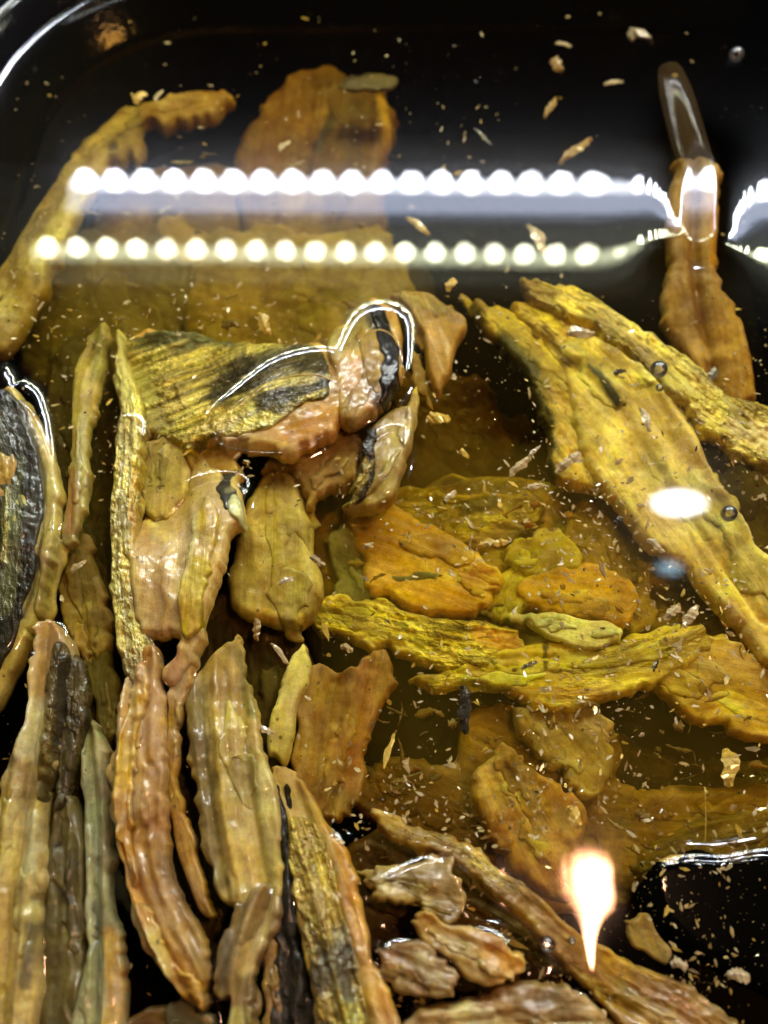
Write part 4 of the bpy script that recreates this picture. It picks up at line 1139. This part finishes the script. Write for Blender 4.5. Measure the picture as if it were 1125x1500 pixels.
def chip_mesh(name, L_, Wd, rng, curl=0.25):
    """ragged flat scrap with thickness"""
    n = 11
    top, bot = [], []
    for i in range(n):
        t = i / (n - 1)
        prof = (0.25 + 0.75 * math.sin(math.pi * min(max(t * 0.92 + 0.04, 0), 1))) * Wd / 2
        x = (t - 0.5) * L_
        zc = curl * Wd * math.sin(t * 3.1 + rng.random() * 0.6) + rng.uniform(-.05, .05) * Wd
        a = prof * rng.uniform(.6, 1.25)
        b = prof * rng.uniform(.6, 1.25)
        sh = 0.22 * Wd * math.sin(t * 4 + 1)
        top.append([(x, sh + a, zc + .1 * Wd), (x, sh, zc + .18 * Wd), (x, sh - b, zc)])
        bot.append([(x, sh + a * .9, zc - .02 * Wd), (x, sh, zc - .04 * Wd), (x, sh - b * .9, zc - .12 * Wd)])
    V = [p for r in top for p in r] + [p for r in bot for p in r]
    F = []
    o = 3 * n
    for i in range(n - 1):
        for k in range(2):
            a = i * 3 + k
            F += [(a, a + 3, a + 4, a + 1), (o + a, o + a + 1, o + a + 4, o + a + 3)]
        a = i * 3
        F += [(a, o + a, o + a + 3, a + 3), (a + 2, a + 5, o + a + 5, o + a + 2)]
    for a in (0, 3 * (n - 1)):
        F += [(a, a + 1, o + a + 1, o + a), (a + 1, a + 2, o + a + 2, o + a + 1)]
    me = bpy.data.meshes.new(name)
    me.from_pydata(V, [], F)
    return me

def chip(px, py, ln, wd, ang, z, mat, label, name='flake'):
    """ln, wd in photograph pixels, ang in degrees on the photograph, z in mm"""
    rng = random.Random(int(px * 31 + py))
    p = at(px, py, z * 1e-3)
    s = float(np.linalg.norm(p - CAM)) / FPX
    q = at(px + math.cos(math.radians(ang)) * 5, py - math.sin(math.radians(ang)) * 5, z * 1e-3) - p
    o = link(name, chip_mesh(name, ln * s, wd * s, rng), mat, None, p)
    o.rotation_euler = (rng.uniform(-.3, .3), rng.uniform(-.2, .2), math.atan2(q[1], q[0]))
    tag(o, label, 'flake', 'flakes floating in the oil')
    return o

for c in [
    (937, 57, 24, 26, 20, -2, CHIP, 'round pale flake close to the copper streak on the far wall'),
    (825, 66, 22, 6, -8, -2, CHIP, 'thin whitish flake over the dark oil near the far wall'),
    (815, 97, 22, 16, -25, -4, CHIP_B, 'ochre brown flake over the dark oil left of the clear bone'),
    (899, 122, 26, 7, 15, -2, CHIP, 'branched whitish flake left of the clear bone'),
    (806, 158, 44, 9, 68, -5, CHIP_B, 'long brown sliver standing in the dark oil left of the clear bone'),
    (843, 222, 62, 13, 42, -6, CHIP_B, 'curved olive sliver just above the end of the light strip'),
    (707, 200, 34, 4, -35, -2, CHIP_G, 'straight grey sliver over the dark oil above the light strip'),
    (417, 214, 26, 10, 60, -4, CHIP, 'white flake lying on the rounded reddish slab'),
    (206, 144, 26, 14, 80, -3, CHIP_Y, 'upright yellowish flake above the bent olive strip'),
    (233, 140, 22, 8, 70, -3, CHIP, 'forked whitish flake above the bent olive strip'),
    (612, 331, 44, 10, -32, -3, CHIP_Y, 'yellow flake between the two mirrored light strips'),
    (787, 352, 62, 18, -52, -3, CHIP, 'broad peach flake crossing the mirrored yellowish light strip'),
    (660, 418, 22, 14, 85, -3, CHIP_Y, 'yellow flake under the mirrored yellowish light strip'),
    (388, 476, 40, 18, -50, -3, CHIP_Y, 'yellow flake above the white line on the folded piece'),
    (643, 616, 30, 24, 30, -4, CHIP_Y, 'square yellow flake in the dark oil right of the folded piece'),
    (680, 666, 14, 13, 0, -3, CHIP_Y, 'small round yellow flake in the middle of the dark oil'),
    (762, 684, 44, 14, 52, -3, CHIP, 'flat peach flake beside the inner edge of the fan'),
    (783, 661, 26, 6, 48, -1, CHIP, 'glaring white flake at the tip of the flat peach flake'),
    (832, 678, 48, 16, 48, -2, CHIP, 'large pale flake lying on the inner strip of the fan'),
    (784, 713, 26, 11, 30, -2, CHIP, 'pale flake just below the flat peach flake'),
    (660, 727, 24, 10, 60, -2, CHIP, 'pale flake over the olive gold ridge'),
    (722, 797, 44, 14, 15, -4, CHIP_Y, 'leaf shaped yellow flake right of the bright orange block'),
    (985, 897, 32, 16, 65, -2, CHIP, 'broad pale flake below the pale blue reflection'),
    (1012, 903, 40, 14, 70, -2, CHIP, 'white flake next to the edge of the fan'),
    (960, 800, 30, 12, -30, -2, CHIP, 'pale shred above the pale blue reflection'),
    (680, 1040, 68, 20, -78, -3, CHIP_D, 'dark grey skin flake under the long yellow fillet'),
    (1066, 1125, 50, 24, -75, -3, CHIP_Y, 'ribbed golden scale in the dark gap near the tray end'),
    (840, 1197, 28, 20, -40, -3, CHIP_Y, 'crumbly yellow flake on the broad murky slab'),
    (570, 1100, 54, 9, 78, -3, CHIP_Y, 'thin curved yellow shred right of the red brown wedge'),
    (410, 958, 40, 9, -42, -1.5, CHIP, 'straight pale sliver leaning on the pale finger shaped piece'),
    (388, 1070, 30, 10, -5, -1, CHIP, 'whitish shred between the broad plank and the pale finger shaped piece'),
    (420, 851, 24, 10, 35, -.5, CHIP, 'white flake lying on the pear shaped piece'),
    (465, 822, 26, 12, -20, -1, CHIP, 'clear white flake at the side of the pear shaped piece'),
    (540, 800, 16, 12, 50, -3, CHIP, 'whitish flake at the end of the bright orange block'),
    (508, 950, 18, 14, 10, -3, CHIP, 'whitish flake above the torn edge of the red brown wedge'),
    (376, 922, 34, 12, -75, -3, CHIP_B, 'ochre shred hanging below the pear shaped piece'),
    (945, 615, 40, 11, -60, -1.5, CHIP, 'peach flake lying on the broad middle of the fan'),
    (850, 490, 40, 20, 15, -2, CHIP, 'pale flake across the golden outer strip of the fan'),
    (1043, 550, 34, 14, 80, -3, CHIP_G, 'grey flake on the brown grooved fillet'),
    (995, 1414, 20, 16, 20, .3, CHIP, 'pale crumb lying on the black plastic fold'),
    (1082, 1430, 28, 18, 20, .3, CHIP, 'tan crumb on the lower edge of the black plastic fold'),
    (115, 830, 26, 10, 50, -2, CHIP, 'whitish flake on the mottled olive scrap'),
    (775, 975, 26, 8, 35, -4, CHIP_G, 'grey green shred lying on the long yellow fillet'),
    (960, 975, 20, 8, 80, -4, CHIP_D, 'small black mark on the flat orange yellow slab'),
    (905, 762, 16, 11, 60, -1, CHIP_D, 'dark flake at the edge of the white lamp reflection'),
    (908, 546, 16, 11, 40, -2, CHIP_D, 'dark flake on the ridge of the fan near the upper bubble'),
]:
    chip(*c)

bone([(398, 558), (430, 551), (462, 549), (490, 557), (504, 551)], 3.6, 0.00016, 'long thin golden bone lying across the black and gold skin')
bone([(545, 486), (556, 483), (570, 488), (580, 498)], 3.4, 0.00014, 'short curved bone on the black ridge of the orange lump')
bone([(425, 588), (432, 594), (440, 591)], 4.2, 0.00014, 'tiny bent bone on the black and gold skin')
bone([(322, 1112), (345, 1107), (366, 1104)], .8, 0.00008, 'straight hair thin bone on the broad olive tan plank')
bone([(1033, 1160), (1034, 1200), (1033, 1236)], -1.0, 0.00006, 'hair thin upright bone above the black plastic fold')
# air bubbles
bub = clear_mat('bubble_skin', ior=1.5)
def bubble(px, py, r, z, label):
    o = link('air_bubble', ico('air_bubble', r, 3), BUB, None, at(px, py, z))
    tag(o, label, 'bubble')
m, nt = new_mat('air_bubble')
o_ = node(nt, 'ShaderNodeOutputMaterial')
lw = node(nt, 'ShaderNodeFresnel')
lw.inputs[0].default_value = 2.3
tr_ = node(nt, 'ShaderNodeBsdfTransparent')
g_ = node(nt, 'ShaderNodeBsdfAnisotropic')
g_.inputs['Roughness'].default_value = 0.28
mx_ = node(nt, 'ShaderNodeMixShader')
nt.links.new(lw.outputs[0], mx_.inputs[0])
nt.links.new(tr_.outputs[0], mx_.inputs[1])
nt.links.new(g_.outputs[0], mx_.inputs[2])
nt.links.new(mx_.outputs[0], o_.inputs[0])
BUB = m
bubble(1079, 80, 0.0016, 0.0006, 'air bubble alone in the dark oil by the far wall')
bubble(965, 541, 0.0016, 0.0006, 'air bubble with a smaller one below it on the outer strip of the fan')
bubble(966, 568, 0.0007, 0.0, 'tiny air bubble just under the upper bubble of the fan')
bubble(1068, 752, 0.0014, 0.0005, 'air bubble beside the white lamp reflection')
bubble(802, 1383, 0.0011, 0.0006, 'air bubble in the gap beside the diagonal strip')
bubble(838, 1378, 0.0005, 0.0006, 'tiny air bubble on the diagonal strip')
bubble(50, 962, 0.0010, 0.0008, 'air bubble beside the knobbly tip of the pale plank')

# crumbs drifting in the oil: too many and too small to count
def crumbs(n, smin, smax, mat, seed, zr, name, label, power=5.0):
    rs = np.random.RandomState(seed)
    k = 9
    V, F = [], []
    for i in range(n):
        while True:
            px, py = rs.uniform(-10, 1135), rs.uniform(20, 1500)
            dens = 0.16 if py < 430 else 1.0
            if px < 430 and py > 700:
                dens = 0.12
            if px > 560 and py > 700:
                dens = 1.5
            dens *= max(0.12, .5 + 1.6 * float(fbm(np.array([px / 170.0]), np.array([py / 130.0]), 77, 3)[0]))
            if rs.rand() * 1.5 < dens:
                break
        z = rs.uniform(*zr) * 1e-3
        p = at(px, py, z)
        if not (X_W + .004 < p[0] and p[1] < Y_W - .004):
            continue
        s = (smin + (smax - smin) * rs.rand() ** power) * 1.2e-4
        e = rs.uniform(1, 2.6)
        a = rs.uniform(0, 6.283)
        ca, sa = math.cos(a), math.sin(a)
        tx, ty = rs.uniform(-.5, .5, 2)
        base = len(V)
        for layer in (1, -1):
            for j, (ux, uy) in enumerate(((-1, -.3), (-.2, -.8), (1, -.2), (.6, .5), (-.5, .7))):
                ux, uy = ux * e * rs.uniform(.6, 1.2), uy * rs.uniform(.6, 1.2)
                X, Y = s * (ux * ca - uy * sa), s * (ux * sa + uy * ca)
                V.append((p[0] + X, p[1] + Y, p[2] + X * tx + Y * ty + layer * s * .16))
        F.append([base + j for j in range(5)])
        F.append([base + 9 - j for j in range(5)])
        for j in range(5):
            F.append([base + j, base + 5 + j, base + 5 + (j + 1) % 5, base + (j + 1) % 5])
    me = bpy.data.meshes.new(name)
    me.from_pydata(V, [], F)
    tag(link(name, me, mat), label, kind='stuff')
crumbs(6500, 0.3, 3.4, CHIP, 3, (-5, -.2), 'crumbs', 'pale crumbs drifting in the oil')
crumbs(1500, 0.35, 3.6, CHIP_Y, 4, (-9, -.5), 'crumbs', 'yellow crumbs drifting in the oil')
crumbs(600, 0.3, 3.0, CHIP_B, 5, (-9, -.5), 'crumbs', 'brown crumbs drifting in the oil')
crumbs(150, 1.2, 5.5, CHIP, 13, (-4.5, -.4), 'flake_scraps', 'thin pale scraps scattered through the oil', 1.6)
crumbs(90, 1.2, 5.5, CHIP_Y, 14, (-5.5, -.6), 'flake_scraps', 'thin yellowish scraps scattered through the oil', 1.6)
crumbs(350, 0.4, 2.6, CHIP_D, 6, (-5, -.5), 'crumbs', 'dark crumbs drifting in the oil')

# frayed shreds lying about in the murk: one tangled mass
def shreds(n, box, zr, cols, seed, label):
    rs = np.random.RandomState(seed)
    V, F, Cc = [], [], []
    for i in range(n):
        px, py = rs.uniform(box[0], box[2]), rs.uniform(box[1], box[3])
        z = rs.uniform(*zr) * 1e-3
        p = at(px, py, z)
        ln, wd = (.8 + 4.0 * rs.rand() ** 1.8) * 1e-3, (.2 + 2.0 * rs.rand() ** 2.6) * 1e-3
        a = rs.uniform(0, 6.283) if rs.rand() < .5 else rs.normal(0.1, .5)
        col = lin(cols[rs.randint(len(cols))]) * rs.uniform(.6, 1.2)
        base, m_ = len(V), 9
        bend = rs.normal(0, .18)
        for k in range(m_):
            s_ = k / (m_ - 1) - .5
            aa = a + bend * s_ * 2
            cx, cy_ = p[0] + ln * s_ * math.cos(aa), p[1] + ln * s_ * math.sin(aa)
            hw = wd * (1 - abs(2 * s_) ** 3 * .8) * rs.uniform(.35, 1.3) / 2
            nx_, ny_ = -math.sin(aa), math.cos(aa)
            zz = z + rs.normal(0, .1e-3) + bend * ln * .2 * s_ * s_
            V += [(cx + nx_ * hw, cy_ + ny_ * hw, zz), (cx, cy_, zz + wd * .22), (cx - nx_ * hw, cy_ - ny_ * hw, zz), (cx, cy_, zz - wd * .12)]
            Cc += [list(col) + [.15]] * 4
        for k in range(m_ - 1):
            for j in range(4):
                q_ = base + k * 4
                F.append((q_ + j, q_ + (j + 1) % 4, q_ + 4 + (j + 1) % 4, q_ + 4 + j))
        F.append(tuple(base + j for j in (3, 2, 1, 0)))
        F.append(tuple(base + (m_ - 1) * 4 + j for j in range(4)))
    me = bpy.data.meshes.new('shreds')
    me.from_pydata(V, [], F)
    me.polygons.foreach_set('use_smooth', np.ones(len(F), bool))
    aa = me.attributes.new('tint', 'FLOAT_COLOR', 'POINT')
    aa.data.foreach_set('color', np.array(Cc, np.float32).ravel())
    me.uv_layers.new(name='grain')
    tag(link('shreds', me, FISH), label, kind='stuff')
shreds(130, (520, 700, 1120, 1000), (-11, -6), [(176, 144, 52), (150, 118, 44), (206, 178, 80), (196, 140, 50)], 21, 'frayed golden shreds tangled round the orange blocks')
shreds(140, (560, 1010, 1120, 1260), (-11, -5), [(176, 140, 66), (150, 120, 56), (206, 176, 112), (180, 136, 66)], 22, 'frayed tan shreds below the long yellow fillet')
shreds(90, (80, 200, 560, 520), (-10, -5), [(130, 104, 48), (110, 90, 44), (166, 146, 84)], 23, 'frayed olive shreds under the light strips')

# cloudy sediment hanging in the oil
sed, snt = new_mat('cloudy_sediment')
so = node(snt, 'ShaderNodeOutputMaterial')
sv_ = node(snt, 'ShaderNodeVolumePrincipled')
sv_.inputs['Color'].default_value = (0.90, 0.68, 0.13, 1)
sv_.inputs['Density'].default_value = 15.0
snt.links.new(sv_.outputs[0], so.inputs['Volume'])
for k, (ol, z0, z1, th, lab) in enumerate([
    ([(420, 640), (600, 600), (760, 650), (900, 600), (1110, 720), (1140, 1000), (1120, 1240), (900, 1300), (700, 1250), (560, 1180), (460, 980)], -3.2, -4, 17, 'amber haze of sediment between the golden fillets'),
    ([(40, 350), (200, 330), (380, 320), (560, 350), (640, 430), (560, 520), (380, 530), (160, 560), (40, 480)], -4.5, -4.5, 13, 'olive haze of sediment under the light strips')]):
    me = field(ol, [ol[0], ol[len(ol) // 2]], [z0, z1], th, 260, 1200 + k, bump=.8, fib=0, rag=2, step=12, tint=(200, 160, 60), name='sediment')
    me.materials.clear()
    tag(link('sediment', me, sed), lab, kind='stuff')

# where pieces lift the oil (outline on the photograph, rise mm, reach mm)
MENISCUS += [
    ([(318, 628), (365, 585), (415, 552), (478, 540), (505, 560), (500, 620), (430, 668), (330, 660)], 1.5, 1.9),
    ([(520, 520), (545, 486), (572, 486), (584, 520), (582, 560), (550, 600), (515, 610), (505, 570)], 1.6, 1.9),
    ([(215, 800), (260, 745), (300, 716), (345, 712), (352, 745), (330, 810), (300, 900), (260, 990), (215, 930), (200, 860)], 1.5, 1.6),
    ([(-20, 600), (10, 588), (40, 600), (62, 640), (76, 700), (78, 780), (40, 900), (-20, 960)], 1.7, 2.3),
    ([(64, 940), (76, 928), (92, 938), (94, 970), (86, 1060), (66, 1200), (60, 1540), (-40, 1540), (-40, 1290), (20, 1130), (52, 1040)], 1.4, 1.4),
    ([(1000, 250), (1006, 226), (1030, 226), (1044, 250), (1042, 320), (1036, 360), (1002, 360), (996, 300)], 2.0, 3.4, 0),
    ([(550, 660), (566, 640), (584, 645), (580, 690), (556, 710)], 1.2, 1.4),
    ([(364, 1324), (388, 1312), (400, 1326), (392, 1370), (370, 1430), (370, 1540), (338, 1540), (320, 1440)], 1.6, 1.8),
    ([(200, 1000), (226, 980), (240, 1060), (242, 1200), (262, 1320), (300, 1460), (230, 1390), (190, 1290), (174, 1160)], 1.4, 1.3),
    ([(486, 1250), (500, 1250), (520, 1320), (545, 1420), (580, 1540), (500, 1540), (480, 1400)], 1.6, 1.9),
    ([(610, 1350), (640, 1358), (720, 1376), (760, 1412), (740, 1430), (680, 1424)], 1.6, 1.7),
    ([(560, 1400), (610, 1384), (650, 1402), (664, 1440), (590, 1446)], 1.4, 1.4),
    ([(560, 1300), (640, 1268), (672, 1300), (670, 1340), (600, 1312)], 1.8, 2.1),
    ([(640, 1246), (672, 1254), (694, 1272), (680, 1280), (655, 1268)], .9, 1.3),
    ([(965, 1285), (1000, 1268), (1050, 1268), (1150, 1270), (1150, 1420), (1060, 1400), (985, 1350)], 1.5, 1.8, 0),
    ([(180, 640), (205, 640), (204, 760), (196, 900), (210, 980), (190, 980), (175, 880), (172, 760)], 1.0, 1.3),
    ([(640, 1500), (700, 1476), (800, 1460), (860, 1490), (880, 1540), (640, 1540)], 1.2, 1.4),
]
build_oil()
print('tris', sum(len(o.data.loop_triangles) if o.type == 'MESH' and not o.data.calc_loop_triangles() else 0 for o in S.objects))
